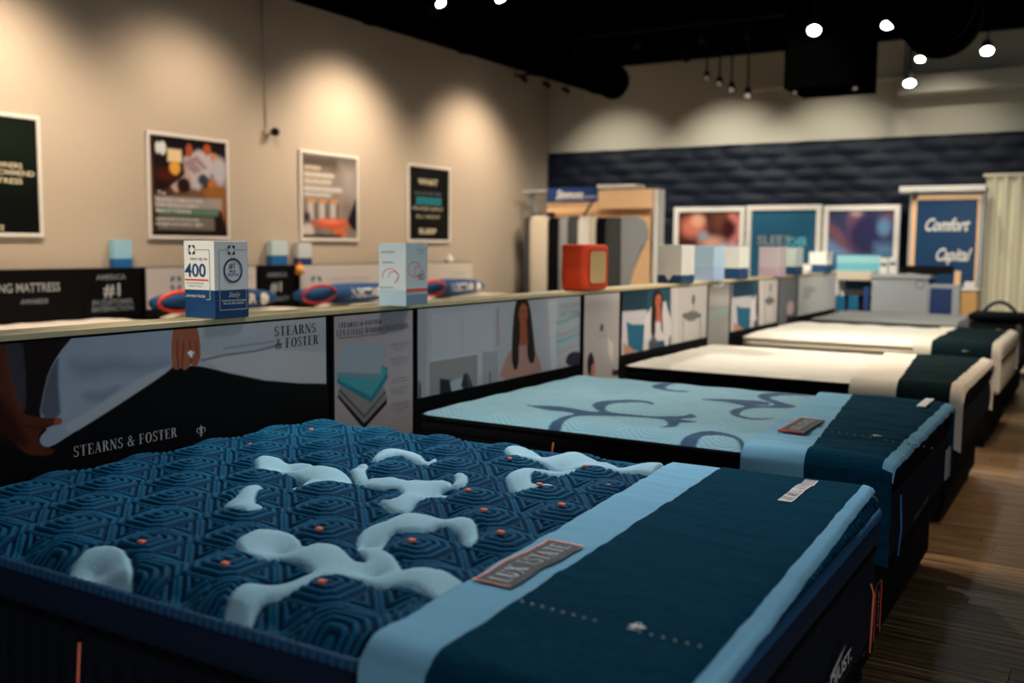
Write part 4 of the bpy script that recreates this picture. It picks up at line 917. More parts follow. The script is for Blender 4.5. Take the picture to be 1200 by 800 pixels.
# ---------------------------------------------------------------- cartons on the low display wall
def carton(label, y, x, w_, d_, h, mw, name='carton', z=ZT, group='cartons standing on the low display wall'):
    """front left corner at (x,y): one face looks -Y, one looks +X"""
    t = thing(name, label, 'box', (x-w_/2, y+d_/2, z), 0, group)
    if isinstance(mw, tuple): 
        zz = z+h*mw[2]; box('lower_body', x-w_, x, y, y+d_, z, zz, mw[1], t, .0015); box('upper_body', x-w_, x, y, y+d_, zz, z+h, mw[0], t, .0015)
    else: box('body', x-w_, x, y, y+d_, z, z+h, mw, t, .002)
    return t
CW = mat('carton_white', (226, 224, 216), .55); CB = mat('carton_blue', (10, 60, 104), .5)
bw = .155; bx, by, bh = -2.685, 2.405, .275
t = carton('blue and white carton marked 400, nearest box on the low display wall', by, bx, .155, .16, bh, (CW, CB, .365))
fa = onplaneYn(by-.0012, bx-.0775, ZT); fb = onplaneX(bx+.0012, by+.08, ZT)
def F1(a_, b_): return lambda p, q_: (bx-.0775+a_+p, by-.0015, ZT+b_+q_)
def F2(a_, b_): return lambda p, q_: (bx+.0015, by+.08+a_+p, ZT+b_+q_)
sans('lettering', '400', F1(-.018, .168), .066, M_BTXT, t, width=.108, bold=.0012); sans('lettering', 'save up to', F1(0, .212), .018, M_GTXT, t, width=.09)
box('red_line', bx-.15, bx-.03, by-.0018, by, ZT+.134, ZT+.139, M_RTXT, t)
sans('lettering', 'on select mattress sets\nonline or in store', F1(-.02, .12), .011, M_GTXT, t, width=.09); sans('lettering', 'LEARN MORE AT THE DESK', F1(-.02, .078), .013, M_WTXT, t, width=.1)
def frame_line(fn, pts, m, par, r=.0008, name='printed_line'):
    V = []; Fs = []
    for (a0, b0), (a1, b1) in zip(pts[:-1], pts[1:]):
        d = np.array([a1-a0, b1-b0]); n_ = np.array([-d[1], d[0]])/np.linalg.norm(d)*r; k = len(V)
        V += [fn(a0+n_[0], b0+n_[1]), fn(a1+n_[0], b1+n_[1]), fn(a1-n_[0], b1-n_[1]), fn(a0-n_[0], b0-n_[1])]; Fs.append([k, k+1, k+2, k+3])
    raw(name, V, Fs, m, par)
g2 = lambda a_, b_: (bx+.0013, by+.08+a_, ZT+b_); g1 = lambda a_, b_: (bx-.0775+a_, by-.0013, ZT+b_)
frame_line(g2, [(-.016, .243), (-.058, .243), (-.058, .1)], M_BTXT, t); frame_line(g2, [(.016, .243), (.072, .243)], M_BTXT, t)
frame_line(g2, [(-.058, .1), (-.058, .03), (.068, .03), (.068, .1)], M_WTXT, t); frame_line(g1, [(-.06, .243), (-.045, .243)], M_BTXT, t)
frame_line(g1, [(-.02, .243), (.055, .243), (.055, .1)], M_BTXT, t); frame_line(g1, [(.055, .1), (.055, .068), (.035, .068)], M_WTXT, t)
def seal(fn, s, par):  # four-cornered pinwheel emblem with a clear round middle
    V = []; Fs = []
    for sx in (1, -1):
        for sy in (1, -1):
            k = len(V); pts = [(.15, 1), (.85, 1), (1, .85), (1, .15), (.62, .3), (.5, .5), (.3, .62)]
            V += [fn(sx*a_*s, sy*b_*s) for a_, b_ in pts]; Fs.append(list(range(k, k+7)))
    raw('emblem', V, Fs, M_DTXT, par)
seal(lambda a_, b_: g2(a_+0, .243+b_), .0165, t); seal(lambda a_, b_: g1(a_-.035, .243+b_), .0165, t)
V = []; Fs = []
for p in ring(0, 0, .045, .045, .008, .008, 0, 360, 40): k = len(V); V += [(bx+.0016, by+.08+.006+a_, ZT+.17+b_) for a_, b_ in p]; Fs.append([k, k+1, k+2, k+3])
raw('round_seal', V, Fs, M_BTXT, t)
sans('lettering', '#1', F2(.004, .186), .03, M_BTXT, t, bold=.0005); sans('lettering', 'MOST\nTRUSTED', F2(.006, .16), .0125, M_BTXT, t, bold=.0003)
sans('lettering', 'Sealy', F2(.008, .083), .026, M_WTXT, t, shear=.4); sans('lettering', 'Trusted by more Americans\nthan any other mattress', F2(.006, .058), .0105, M_WTXT, t, width=.115, bold=.0002)
# second carton: pale blue-white with a red bar
x2, y2 = -2.60, 3.395
cpale = mat('carton_pale', (206, 220, 224), .5); cgrey = mat('carton_greyblue', (120, 146, 168), .5)
t = carton('tall pale grey-blue carton with a thin red bar, second box on the display wall', y2, x2, .15, .16, .275, (cpale, mat('carton_ice', (178, 204, 216), .5), .25))
box('red_bar', x2-.001, x2+.002, y2+.004, y2+.158, ZT+.062, ZT+.076, mat('coral_bar', (226, 92, 74), .6), t)
box('blue_foot_print', x2-.001, x2+.0015, y2+.004, y2+.158, ZT+.004, ZT+.05, cgrey, t)
H2 = lambda a_, b_: (lambda p, q_: (x2+.002, y2+.08+a_+p, ZT+b_+q_)); H1 = lambda a_, b_: (lambda p, q_: (x2-.075+a_+p, y2-.002, ZT+b_+q_))
sans('lettering', 'MATTRESS\nSALE', H2(.03, .238), .014, M_GTXT, t); sans('lettering', 'SO', H2(.03, .125), .04, M_DTXT, t)
for a0, b0, r0 in ((-.01, .16, .05), (.02, .15, .035), (.05, .14, .02)):
    V = []; Fs = []
    for p in ring(a0, b0, r0, r0*.7, .006, .005, 20, 300, 20): k = len(V); V += [(x2+.0018, y2+.07+a_, ZT+b_) for a_, b_ in p]; Fs.append([k, k+1, k+2, k+3])
    raw('pink_swirl', V, Fs, M_PTXT, t)
for a0, r0 in ((-.01, .045), (.01, .03)):
    V = []; Fs = []
    for p in ring(a0, .13, r0, r0*.8, .005, .005, -60, 200, 20): k = len(V); V += [(x2-.075+a_, y2-.0018, ZT+b_) for a_, b_ in p]; Fs.append([k, k+1, k+2, k+3])
    raw('pink_swirl', V, Fs, M_PTXT, t)
sans('lettering', 'JUST RIGHT', H1(-.02, .235), .013, M_GTXT, t); sans('lettering', 'SLEEP WELL', H1(-.02, .19), .012, M_GTXT, t); sans('lettering', 'ASK US HOW', H1(-.03, .08), .012, M_GTXT, t)
# orange pillow pack
pk = thing('pillow_pack', 'bright orange zip pack with a cream window standing on the low display wall', 'pillow pack', (-2.72, 5.4, ZT))
bm = bmesh.new(); addbox(bm, -2.83, -2.67, 5.22, 5.57, ZT+.002, ZT+.28, .028, 4)
bmesh.ops.subdivide_edges(bm, edges=[e for e in bm.edges if e.calc_length() > .05], cuts=5, use_grid_fill=True)
for v in bm.verts:
    if v.co.y < 5.26: v.co.y += .008*math.sin((v.co.z-ZT)*60); v.co.x += .004*math.sin(v.co.z*45)
bmo('body', bm, M_ORANGE, pk, True)
bm = bmesh.new(); addbox(bm, -2.675, -2.662, 5.285, 5.515, ZT+.04, ZT+.245, .006, 2)
for v in bm.verts:
    for cy, cz in ((5.285, ZT+.04), (5.515, ZT+.04), (5.285, ZT+.245), (5.515, ZT+.245)):
        pass
bm.free()
P_, N_ = rrect(5.285, 5.515, ZT+.04, ZT+.245, .035, .012); n = len(P_)
V = [(-2.664, a_, b_) for a_, b_ in P_]+[(-2.672, a_, b_) for a_, b_ in P_]
raw('window', V, [list(range(n))]+[[i, (i+1) % n, n+(i+1) % n, n+i] for i in range(n)], mat('pack_window', (222, 186, 130), .35), pk)
V, Fs = tube_verts([(-2.666, a_, b_) for a_, b_ in np.vstack([P_, P_[:1]])], .006, 6); raw('window_piping', V, Fs, mat('dark_orange', (196, 40, 16), .6), pk, True)
# farther cartons on the low wall
far = [(781, 810, 287, 'white carton with a shield and blue foot above the blue bedroom panel', CW, CB, .22), (818, 848, 288, 'pale lilac-blue carton above the grey info sign', mat('c3a', (176, 206, 228), .5), mat('c3b', (168, 192, 226), .5), .4),
       (852, 874, 289, 'white carton with a royal blue lower third, left of the teal wall panel', CW, CB, .34), (898, 920, 289, 'pinkish white carton above the fourth bed panel', mat('c4', (214, 198, 202), .5), mat('c4b', (206, 176, 190), .5), .3),
       (922, 937, 290, 'small white carton with dark blue foot beside the pinkish carton', mat('c5', (200, 212, 206), .5), CB, .3), (955, 976, 295, 'white carton with a flower print on a navy foot, at the far end', CW, CB, .38)]
for u0, u1, vt, lab, ma, mb, fr in far:
    um = u0+(u1-u0)*.45; yq = onX(um, 325, PX)[1]; d_ = min(.4, onX(u1, 325, PX)[1]-yq); w_ = .19
    h_ = onX(um, vt, PX)[2]-ZT; t = carton(lab, yq, PX+.03, w_, min(d_, .26), h_, (ma, mb, fr))
    if u0 == 781:
        V = [(PX+.032, yq+.12+a_, ZT+.15+b_) for a_, b_ in ((-.06, .06), (.06, .06), (.06, -.02), (0, -.1), (-.06, -.02))]; raw('shield', V, [[0, 1, 2, 3, 4]], M_WHITE, t)
        V = [(PX-.07+a_, yq-.002, ZT+.1+b_) for a_, b_ in ((-.06, .08), (.06, .08), (.06, .0), (0, -.08), (-.06, .0))]; raw('shield', V, [[0, 1, 2, 3, 4]], M_WHITE, t)
    if u0 == 955: fleur('flower_print', lambda a_, b_: (PX+.034, yq+.1+a_, ZT+.19+b_), .13, M_GTXT, t)
t = thing('small_jar', 'small round white jar left of the flower print carton', 'jar', (PX-.06, 10.55, ZT)); q = onX(948, 317, PX)
tube('body', [(PX-.03, q[1], ZT), (PX-.03, q[1], ZT+.09)], .055, M_WHITE, t, 16); tube('lid', [(PX-.03, q[1], ZT+.09), (PX-.03, q[1], ZT+.105)], .058, M_CREAMC, t, 16)

# ---------------------------------------------------------------- left row of beds and their headboards
HW = XW+.1
def lhead(label, y0, y1, z0, rgb, txts, body=M_BLACK, group='headboard panels along the left wall'):
    t = thing('headboard_panel', label, 'headboard panel', (HW-.05, (y0+y1)/2, 0), 0, group)
    box('board', XW+.016, HW, y0, y1, 0, 1.28, M_BLACK, t, .003); box('face', HW, HW+.008, y0+.015, y1-.015, z0, 1.272, mat('face_%d' % rgb[0], rgb if rgb[0] > 50 else (7, 6, 7), .6, spec=.4 if rgb[0] > 50 else .1), t, .002)
    for s_, yy, zz, h_, mm, ww, bo in txts: sans('lettering', s_, onplaneX(HW+.0095, yy, zz), h_, mm, t, width=ww, bold=bo)
    return t
h1 = lhead('long black headboard panel lettered winning mattress at the left edge', 2.6, 5.18, .84, (13, 12, 14), (('AWARD WINNING MATTRESS', 4.42, 1.13, .10, M_GREY, 1.12, .001), ('AWARDS', 4.75, 1.02, .05, M_GTXT, .24, .002)))
h2 = lhead('black number one headboard panel at the far left behind the nearest cream bed', 5.185, 5.78, .84, (14, 12, 14), (('AMERICA', 5.47, 1.20, .06, M_GTXT, .3, .002), ('#1', 5.49, 1.085, .15, M_GREY, .17, .004), ('IN CUSTOMER\nSATISFACTION', 5.48, .955, .06, M_GTXT, .42, .002)))
def grille(t, y, z, s=.06):
    for i in (-1, 1):
        for j in (-1, 1):
            V = [(HW+.0095, y+i*a_*s, z+j*b_*s) for a_, b_ in ((.15, 1), (.85, 1), (1, .85), (1, .15), (.6, .3), (.3, .6))]; raw('emblem', V, [[0, 1, 2, 3, 4, 5]], mat('dusty_teal', (76, 118, 128), .6), t)
h3 = lhead('white headboard panel with teal emblem behind the first blue bolster', 5.82, 7.18, .9, (196, 188, 184), (('CLOSER TO THE DREAM', 6.75, 1.16, .06, M_GREY, .7, 0), ('mattress makers', 6.7, 1.10, .04, M_GREY, .6, 0))); grille(h3, 6.16, 1.13)
h4 = lhead('small black number one headboard panel between two white ones', 7.2, 7.75, .84, (16, 13, 14), (('AMERICA', 7.46, 1.18, .06, M_GTXT, .3, .002), ('#1', 7.46, 1.05, .14, M_GREY, .16, .004), ('IN QUALITY', 7.46, .93, .06, M_GTXT, .34, .002)))
h5 = lhead('white headboard panel with teal emblem behind the second blue bolster', 7.79, 9.75, .9, (197, 189, 184), (('CLOSER TO THE DREAM', 8.6, 1.11, .06, M_GREY, .7, 0), ('POSTURE', 9.3, 1.11, .05, M_GREY, .36, 0))); grille(h5, 8.05, 1.07, .08)
h6 = lhead('plain cream headboard panel farthest along the left wall', 9.95, 11.15, .9, (204, 194, 180), (('SLEEP', 10.8, 1.12, .06, M_GREY, .3, 0),))
for i, (y0, y1) in enumerate(((3.85, 5.45), (5.92, 7.45), (7.95, 9.5), (9.85, 11.3))):
    Bx = make_bed('b', y0, y1, -5.3, .865, .04, cc((218, 210, 196)), ch, 'black', .06, ('white mattress in the left row before the winning mattress panel', 'white mattress in the left row under the first blue bolster', 'white mattress in the left row under the second blue bolster', 'white mattress in the left row under the third, farthest bolster')[i],
         ('black bed base of the left row nearest the camera', 'black bed base of the left row, second from the camera', 'black bed base of the left row, third from the camera', 'black bed base of the left row, farthest from the camera')[i], step=.05, pipe=M_CREAMC, group='mattresses in the left row', x0=HW+.03)
for i, (y0, y1, lab) in enumerate(((5.58, 7.0, 'blue bolster with orange end loop behind the nearest carton'), (7.33, 9.0, 'blue bolster with dark red end loop left of the tall pale carton'), (9.3, 10.75, 'blue bolster with white lettering right of the tall pale carton'))):
    t = thing('bolster', lab, 'bolster', (-7.0, (y0+y1)/2, .82), 0, 'blue bolsters at the head of the left row'); n = 24; path = []; rr = []
    for k in range(n+1):
        s_ = k/n; path.append((-7.0, y0+(y1-y0)*s_, .98)); rr.append(.012+.115*math.sin(math.pi*min(1, max(0, .02+.96*s_)))**.38)
    V, Fs = tube_verts(path, rr, 20); V = np.array(V); V[:, 2] = .98+(V[:, 2]-.98)*.86; raw('body', V, Fs, M_BLUEF, t, True)
    ring_m = M_ORANGE if i != 1 else mat('dark_red', (190, 52, 52), .6)
    yy = y0+.22; loop = [(-6.89+.02*math.sin(a_), yy+.24*math.cos(a_), .99+.09*math.sin(a_)) for a_ in np.linspace(0, 2*math.pi, 25)]
    V, Fs = tube_verts(loop, .016, 8); raw('end_loop', V, Fs, ring_m, t, True)
    tube('end_cap', [(-7.0, y1-.05, .98), (-7.0, y1+.03, .98)], [.05, .012], ring_m, t, 12)
    yc = (y0+y1)/2+.12
    def cyl(a_, b_, yc=yc): return (-7.0+.129*math.cos(b_/.1), yc+a_, .98+.111*math.sin(b_/.1))
    sans('lettering', 'NECTAR', lambda a_, b_: cyl(a_, b_), .12, M_WTXT, t, width=.5, bold=.003)
    V = [cyl(.36+.055*math.cos(a_), .055*math.sin(a_)) for a_ in np.linspace(0, 2*math.pi, 17)[:-1]]; raw('round_mark', V, [list(range(16))], M_WTXT, t)
def standcarton(lab, u0, u1, vt, vb, ma, mb, fr):
    a_ = onX(u0, vb, HW-.02); b_ = onX(u1, vb, HW-.02); zt_ = onX(u0, vt, HW-.02)[2]
    t = thing('carton', lab, 'box', (HW-.06, (a_[1]+b_[1])/2, 1.28), 0, 'cartons on the left headboards'); d = (b_[1]-a_[1])
    zz = 1.28+(zt_-1.28)*fr; box('lower_body', HW-.082, HW-.002, a_[1]+d*.1, b_[1]-d*.05, 1.281, zz, mb, t, .002); box('upper_body', HW-.082, HW-.002, a_[1]+d*.1, b_[1]-d*.05, zz, zt_, ma, t, .002)
standcarton('small light blue carton on the left black headboard panel', 131, 155, 281, 312, mat('sky_card', (150, 200, 222), .5), mat('ocean_card', (22, 100, 158), .5), .33)
standcarton('small white-blue carton on the small black headboard panel', 315, 337, 282, 309, mat('sky_card2', (190, 212, 216), .5), MATS['ocean_card'], .4)
standcarton('small pale carton at the left end of the second white headboard panel', 347, 365, 284, 308, mat('sky_card3', (198, 204, 206), .5), CB, .3)
t = thing('small_figure', 'small yellow and red toy-like bottle at the left end of the second white headboard', 'bottle', (HW-.02, 7.72, 1.2))
q = onX(350, 314, HW+.03); tube('body', [(HW+.04, q[1], q[2]-.07), (HW+.04, q[1], q[2]+.03)], [.05, .04], mat('amber', (226, 160, 60), .5), t, 12); tube('cap', [(HW+.04, q[1], q[2]+.03), (HW+.04, q[1], q[2]+.06)], [.03, .02], M_RTXT, t, 10)
t = thing('small_jar', 'tiny white jar on the farthest cream headboard', 'jar', (HW-.04, 10.55, 1.28)); q = onX(527, 303, HW-.04)
tube('body', [(HW-.04, q[1], 1.281), (HW-.04, q[1], 1.34)], .05, M_WHITE, t, 12); tube('lid', [(HW-.04, q[1], 1.34), (HW-.04, q[1], 1.38)], .025, M_WHITE, t, 10)

# ---------------------------------------------------------------- sample rack in the far left corner
RY = 12.0; def_ = None
def RX(u, v=300): return onY(u, v, RY)[0]
t = thing('sample_rack', 'tall birch-backed rack with white frame holding upright samples, far left corner', 'rack', (-6.1, RY+.2, 0))
zt_ = onY(700, 221, RY)[2]
box('back_panel', RX(640), RX(764), RY+.22, RY+.24, .1, zt_-.02, M_PEACH, t)
box('frame_post', RX(764), RX(769), RY+.02, RY+.25, 0, zt_-.02, M_WFRAME, t, .004)
box('frame_post', RX(612), RX(615), RY+.2, RY+.25, 0, zt_, M_GREY, t, .004)
box('side_top_face', RX(700), RX(764), RY-.03, RY-.0, zt_-.27, zt_-.02, M_PEACH, t)
box('top_rail', RX(612), RX(648), RY-.02, RY+.25, zt_-.03, zt_, M_GREY, t, .004); box('top_cap', RX(700), RX(744), RY-.05, RY+.3, zt_, zt_+.05, M_WFRAME, t, .004)
box('lower_fascia', RX(641), RX(700), RY-.01, RY+.01, zt_-.31, zt_-.17, M_PEACH, t)
tube('brace', [(RX(614), RY+.1, zt_-.05), (RX(626), RY+.1, zt_-.36)], .012, M_GREY, t, 6); tube('brace', [(RX(697), RY-.02, zt_-.12), (RX(684), RY-.02, zt_-.36)], .014, M_DKWOOD, t, 6)
box('bottom_shelf', RX(614), RX(766), RY, RY+.25, .28, .32, M_WFRAME, t, .004)
box('sign', RX(642), RX(701), RY-.05, RY-.03, zt_-.17, zt_+.02, M_BLUE, t, .003)
sans('lettering', 'Simmons', onplaneYn(RY-.053, RX(668), zt_-.08), .17, M_WTXT, t, shear=.35, width=.42, bold=.004); sans('lettering', 'mattress', onplaneYn(RY-.053, RX(692), zt_-.11), .06, M_WTXT, t, width=.18)
zs_ = zt_-.36
for i, (u0, u1, m_, nm, lab, top) in enumerate(((613, 622, M_DGREY, 'sample_slab', 'dark grey sample standing at the left end of the rack', 0), (620, 640, M_CREAMC, 'sample_slab', 'cream sample, leftmost light one in the rack', 0), (641, 655, M_BLACKF, 'sample_slab', 'black sample between the cream and grey samples in the rack', -.02),
        (654, 664, M_LGREY, 'sample_slab', 'light grey sample left of the middle of the rack', 0), (664, 676, M_DGREY, 'sample_slab', 'dark grey sample left of the white one in the rack', 0), (676, 690, mat('white_cloth', (228, 220, 212), .9), 'sample_slab', 'white sample above the orange pack', 0), (689, 697, M_CREAMC, 'sample_slab', 'narrow beige sample beside the white one in the rack', .01),
        (697, 708, M_BLACKF, 'sample_slab', 'black sample right of the beige one in the rack', -.02), (708, 728, M_DGREY, 'sample_slab', 'charcoal sample right of the orange pack in the rack', -.02))):
    t = thing(nm, lab, 'mattress sample', (RX((u0+u1)/2), RY+.2, .32), 0, 'samples standing in the rack')
    x0, x1 = RX(u0)+.004, RX(u1)-.004; bm = bmesh.new(); addbox(bm, x0, x1, RY+.02, RY+.2, .325, zs_+top, min(.03, (x1-x0)*.3), 3); bmo('body', bm, m_, t, True)
    tube('piping', [(x0+.005, RY+.018, zs_+top-.05), (x0+.005, RY+.018, .38)], .006, m_, t, 6)
t = thing('draped_sample', 'light grey quilted sheet with a rounded corner draped at the right of the rack', 'sample sheet', (RX(742), RY+.0, .9))
p_ = [(728, 254), (738, 253), (748, 254), (756, 260), (759, 270), (759, 280), (753, 288), (748, 300), (741, 318), (737, 334), (728, 334)]; qs = [onY(u, v, RY-.06) for u, v in p_]
lo = [(qs[-1][0], RY-.06, .35), (qs[-2][0]-.03, RY-.06, .35)]
V = [tuple(q) for q in qs[:-1]]+[tuple(lo[1]), tuple(lo[0])]; n = len(V); V2 = [(a_, b_+.03, c_) for a_, b_, c_ in V]
raw('sheet', V+V2, [list(range(n))[::-1], list(range(n, 2*n))]+[[i, (i+1) % n, n+(i+1) % n, n+i] for i in range(n)], M_LGREY, t)

# ---------------------------------------------------------------- framed pictures on the navy wall
FY = YB-.12
def wpic(label, u0, u1, vt, zlow, bg, paint, step=.02):
    a_ = onY(u0, vt, FY); b_ = onY(u1, vt, FY); x0, x1, z1 = a_[0], b_[0], a_[2]
    t = thing('framed_picture', label, 'picture', ((x0+x1)/2, FY, zlow), 0, 'framed pictures on the navy wall'); fw = .07
    box('backing', x0+.02, x1-.02, FY-.01, YB-.02, zlow+.02, z1-.02, M_WFRAME, t)
    for q in ((x0, x1, zlow, zlow+fw), (x0, x1, z1-fw, z1), (x0, x0+fw, zlow+fw, z1-fw), (x1-fw, x1, zlow+fw, z1-fw)): box('frame', q[0], q[1], FY-.04, FY, q[2], q[3], M_WFRAME, t, .004)
    A_ = Art(x0+fw, x1-fw, z1-fw, zlow+fw, step, bg, lambda u, v: tuple(onY(u, v, FY-.014)[[0, 2]]))
    paint(A_); return A_.out('print', lambda S, T: (S, FY-.014, T), t)
def w1(A_):
    A_.ell(812, 266, 14, 12, (196, 112, 92), .12); A_.ell(818, 258, 8, 8, (226, 170, 140), .08, .8); A_.ell(850, 258, 16, 14, (104, 62, 46), .12); A_.ell(856, 268, 10, 12, (64, 22, 26), .1)
    A_.line([(858, 252), (867, 262), (866, 275), (858, 284)], .1, (200, 116, 110), .08); A_.ell(834, 284, 14, 7, (206, 150, 136), .1); A_.ell(824, 276, 6, 5, (140, 150, 160), .06); A_.rect(795, 284, 815, 300, (50, 20, 20), .1); A_.rect(845, 288, 875, 330, (196, 204, 220), .12)
    A_.rect(808, 292, 846, 340, (190, 174, 172), .1)
t = wpic('framed photo of a warm-toned embrace, leftmost of the wall pictures', 791, 874, 243, .9, (74, 40, 34), w1)
def w2(A_): A_.ell(905, 260, 30, 30, (44, 96, 126), .5, .5)
t = wpic('plain teal-blue framed panel, middle of the wall pictures', 876, 964, 241, .9, (38, 88, 114), w2, .05)
sans('lettering', 'SLEEP', onplaneYn(FY-.018, onY(907, 282, FY)[0], onY(907, 282, FY)[2]), .17, M_GREY, t, width=.45, bold=.002); sans('lettering', 'RICHER', onplaneYn(FY-.018, onY(932, 284, FY)[0], onY(932, 284, FY)[2]), .17, M_CYAN, t, width=.3, bold=.002)
def w3(A_):
    A_.rect(960, 240, 1060, 305, (56, 60, 92), .1); A_.ell(1003, 262, 8, 22, (150, 96, 110), .12); A_.poly([(966, 255), (985, 270), (1008, 296), (990, 296), (966, 268)], (116, 78, 92), .08); A_.ell(1015, 275, 22, 25, (46, 44, 80), .15)
    A_.ell(1045, 252, 12, 8, (100, 66, 90), .1); A_.ell(1036, 266, 8, 10, (96, 130, 166), .08); A_.rect(1025, 285, 1060, 300, (86, 116, 150), .12); A_.ell(1004, 245, 6, 6, (210, 180, 190), .1); A_.poly([(966, 275), (985, 290), (1000, 300), (966, 300)], (110, 130, 166), .1)
    A_.rect(966, 298, 1060, 360, (70, 112, 140), .05)
t = wpic('framed photo of a sleeping couple in blue tones, rightmost of the wall pictures', 966, 1056, 241, .9, (60, 70, 104), w3)

# ---------------------------------------------------------------- tall blue sign
SY = 12.9
def SX(u): return onY(u, 280, SY)[0]
t = thing('tall_sign', 'tall blue sign with white script lettering in a birch and grey frame', 'sign', (SX(1105), SY, 0))
zt_ = onY(1105, 219, SY)[2]
box('body', SX(1064), SX(1152), SY, SY+.3, 0, zt_-.05, M_GREY, t, .005); box('cap', SX(1053), SX(1153), SY-.12, SY+.3, zt_-.06, zt_+.01, M_WFRAME, t, .006)
zb_ = .6; za_ = onY(1105, 234, SY)[2]
box('birch_edge', SX(1067), SX(1073), SY-.012, SY, zb_, zt_-.10, M_PEACH, t); box('birch_edge', SX(1067), SX(1148), SY-.012, SY, za_, zt_-.10, M_PEACH, t)
box('birch_edge', SX(1144), SX(1147), SY-.011, SY, zb_, za_, M_PEACH, t)
box('blue_face', SX(1073), SX(1144), SY-.016, SY, zb_, za_, mat('sign_blue', (10, 60, 100), .35), t, .002)
q = onY(1108, 264, SY); sans('lettering', 'Comfort', onplaneYn(SY-.02, q[0], q[2]), .21, M_WTXT, t, shear=.45, width=.50, bold=.006)
q = onY(1115, 299, SY); sans('lettering', 'Capital', onplaneYn(SY-.02, q[0], q[2]), .21, M_WTXT, t, shear=.45, width=.40, bold=.006)

# ---------------------------------------------------------------- counter group
def cb(name, u0, u1, vt, vb, y, dpt, m, par, bev=.004):
    a_ = onY(u0, vt, y); b_ = onY(u1, vb, y); return box(name, a_[0], b_[0], y, y+dpt, max(0, b_[2]), a_[2], m, par, bev)
t = thing('checkout_counter', 'grey checkout counter with a round emblem, blue end panel in front of the tall sign', 'counter', (-2.0, 12.3, 0))
a_ = onY(1022, 323, 12.2); b_ = onY(1088, 323, 12.2); c_ = onY(1118, 334, 12.2); d_ = onY(1144, 336, 12.2)
box('front', a_[0], b_[0], 12.2, 12.26, .0, a_[2]-.02, M_GREY, t, .003); box('top', a_[0]-.02, b_[0]+.02, 12.16, 12.75, a_[2]-.02, a_[2]+.02, mat('grey_top', (176, 180, 180), .35), t, .004)
box('blue_panel', b_[0]+.03, c_[0]-.02, 12.21, 12.25, .3, c_[2]-.04, mat('deep_blue', (10, 44, 98), .5), t, .003); box('wing_frame', b_[0], c_[0]+.06, 12.25, 12.7, 0, c_[2], M_GREY, t, .003)
box('blue_stripe', a_[0]-.09, a_[0]-.03, 12.2, 12.25, 0, a_[2]-.13, M_BLUE, t, .003)
q = onY(1078, 333, 12.19); V = []; Fs = []
for p in ring(0, 0, .055, .055, .015, .015, 0, 360, 20): k = len(V); V += [(q[0]+x_, 12.197, q[2]+z_) for x_, z_ in p]; Fs.append([k, k+1, k+2, k+3])
raw('round_emblem', V, Fs, M_GTXT, t)
t = thing('wooden_stand', 'light wooden stand with a white top at the right end of the counter', 'stand', (d_[0]-.1, 12.4, 0))
box('body', c_[0]+.07, d_[0], 12.3, 12.6, 0, d_[2]-.05, mat('light_wood', (206, 156, 92), .5, .1, 10, .1, stretch=(6, 1, 1)), t, .003); box('top', c_[0]+.0+.065, d_[0]+.02, 12.27, 12.63, d_[2]-.05, d_[2]-.02, M_WHITE, t, .003)
t = thing('monitor', 'black monitor seen from behind on the checkout counter', 'monitor', (-1.8, 12.5, a_[2]+.02))
q0 = onY(1063, 311, 12.45); q1 = onY(1117, 326, 12.45); box('screen', q0[0], q1[0], 12.42, 12.46, a_[2]+.035, q0[2], M_BLACK, t, .006); box('stand', (q0[0]+q1[0])/2-.04, (q0[0]+q1[0])/2+.04, 12.46, 12.52, a_[2]+.02, q0[2]-.06, M_BLACK, t); box('foot', (q0[0]+q1[0])/2-.1, (q0[0]+q1[0])/2+.1, 12.4, 12.6, a_[2]+.02, a_[2]+.03, M_BLACK, t)
t = thing('paper_stack', 'white papers on the wooden stand right of the monitor', 'papers', (c_[0]+.1, 12.4, d_[2]-.02)); box('sheets', c_[0]+.09, d_[0]-.03, 12.32, 12.5, d_[2]-.019, d_[2]+.05, M_WHITE, t, .004)
t = thing('wooden_block', 'small upright wooden block right of the monitor', 'block', (c_[0], 12.35, c_[2])); box('body', c_[0]-.02, c_[0]+.045, 12.33, 12.39, c_[2]+.001, c_[2]+.16, M_PEACH, t, .004)
t = thing('white_table', 'white table with a teal shelf sign left of the counter under the sleeping couple photo', 'table', (-2.65, 12.6, 0))
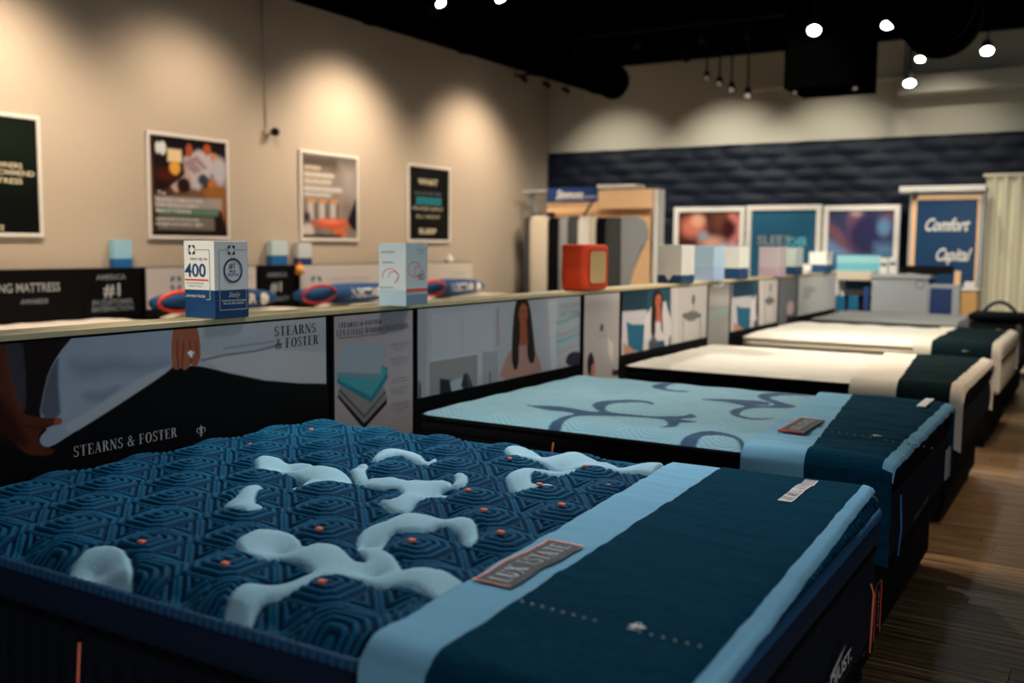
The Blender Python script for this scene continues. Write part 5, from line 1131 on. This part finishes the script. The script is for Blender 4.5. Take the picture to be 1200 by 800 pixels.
q0 = onY(976, 317, 12.8); q1 = onY(1032, 329, 12.8); box('table_top', q0[0], q1[0], 12.79, 13.2, q1[2]-.0, q0[2], M_CREAMC, t, .006)
for xx in (q0[0]+.05, q1[0]-.05):
    for yy in (12.83, 13.16): box('leg', xx-.02, xx+.02, yy-.02, yy+.02, 0, q1[2], M_WHITE, t)
t2 = thing('teal_display', 'pale teal display block standing on the white table', 'display', ((q0[0]+q1[0])/2, 12.75, q0[2]))
q2 = onY(976, 299, 12.9); box('upper_band', q0[0]+.02, q1[0]-.03, 12.9, 13.05, (q0[2]+q2[2])/2, q2[2], mat('pale_teal', (150, 206, 212), .5), t2, .004); box('lower_band', q0[0]+.02, q1[0]-.03, 12.9, 13.05, q0[2]+.001, (q0[2]+q2[2])/2, mat('mid_teal', (104, 178, 192), .5), t2, .004)
for i, (u0, u1, vt, lab) in enumerate(((1031, 1041, 302, 'white card box at the left end of the checkout counter, left of two'), (1042, 1052, 301, 'white card box at the left end of the checkout counter, right of two'))):
    q0 = onY(u0, vt, 12.35); q1 = onY(u1, vt, 12.35); t = thing('card_box', lab, 'box', ((q0[0]+q1[0])/2, 12.4, a_[2]+.02), 0, 'white boxes on the counter')
    box('body', q0[0], q1[0]-.004, 12.35, 12.45, a_[2]+.021, q0[2], M_WHITE, t, .003); box('band', q0[0]+.01, q1[0]-.014, 12.347, 12.35, q0[2]-.1, q0[2]-.06, M_GTXT, t)
for i, u in enumerate((985, 1001)):
    q0 = onY(u-5, 346, 12.0); q1 = onY(u+6, 368, 12.0); x0, x1 = q0[0]-.02, q1[0]-.02
    t = thing('teal_chair', ('small teal chair left of the counter, left of two', 'small teal chair left of the counter, right of two')[i], 'chair', ((x0+x1)/2, 12.1, 0), 0, 'teal chairs by the counter')
    box('backrest', x0, x1, 12.0, 12.03, q0[2]-.18, q0[2], M_TEAL, t, .01, 2); box('seat', x0, x1, 12.0, 12.3, .42, .46, M_TEAL, t, .01, 2)
    for xx in (x0+.015, x1-.015):
        for yy in (12.015, 12.285): box('leg', xx-.012, xx+.012, yy-.012, yy+.012, 0, .42 if yy > 12.1 else q0[2]-.17, M_METAL, t)
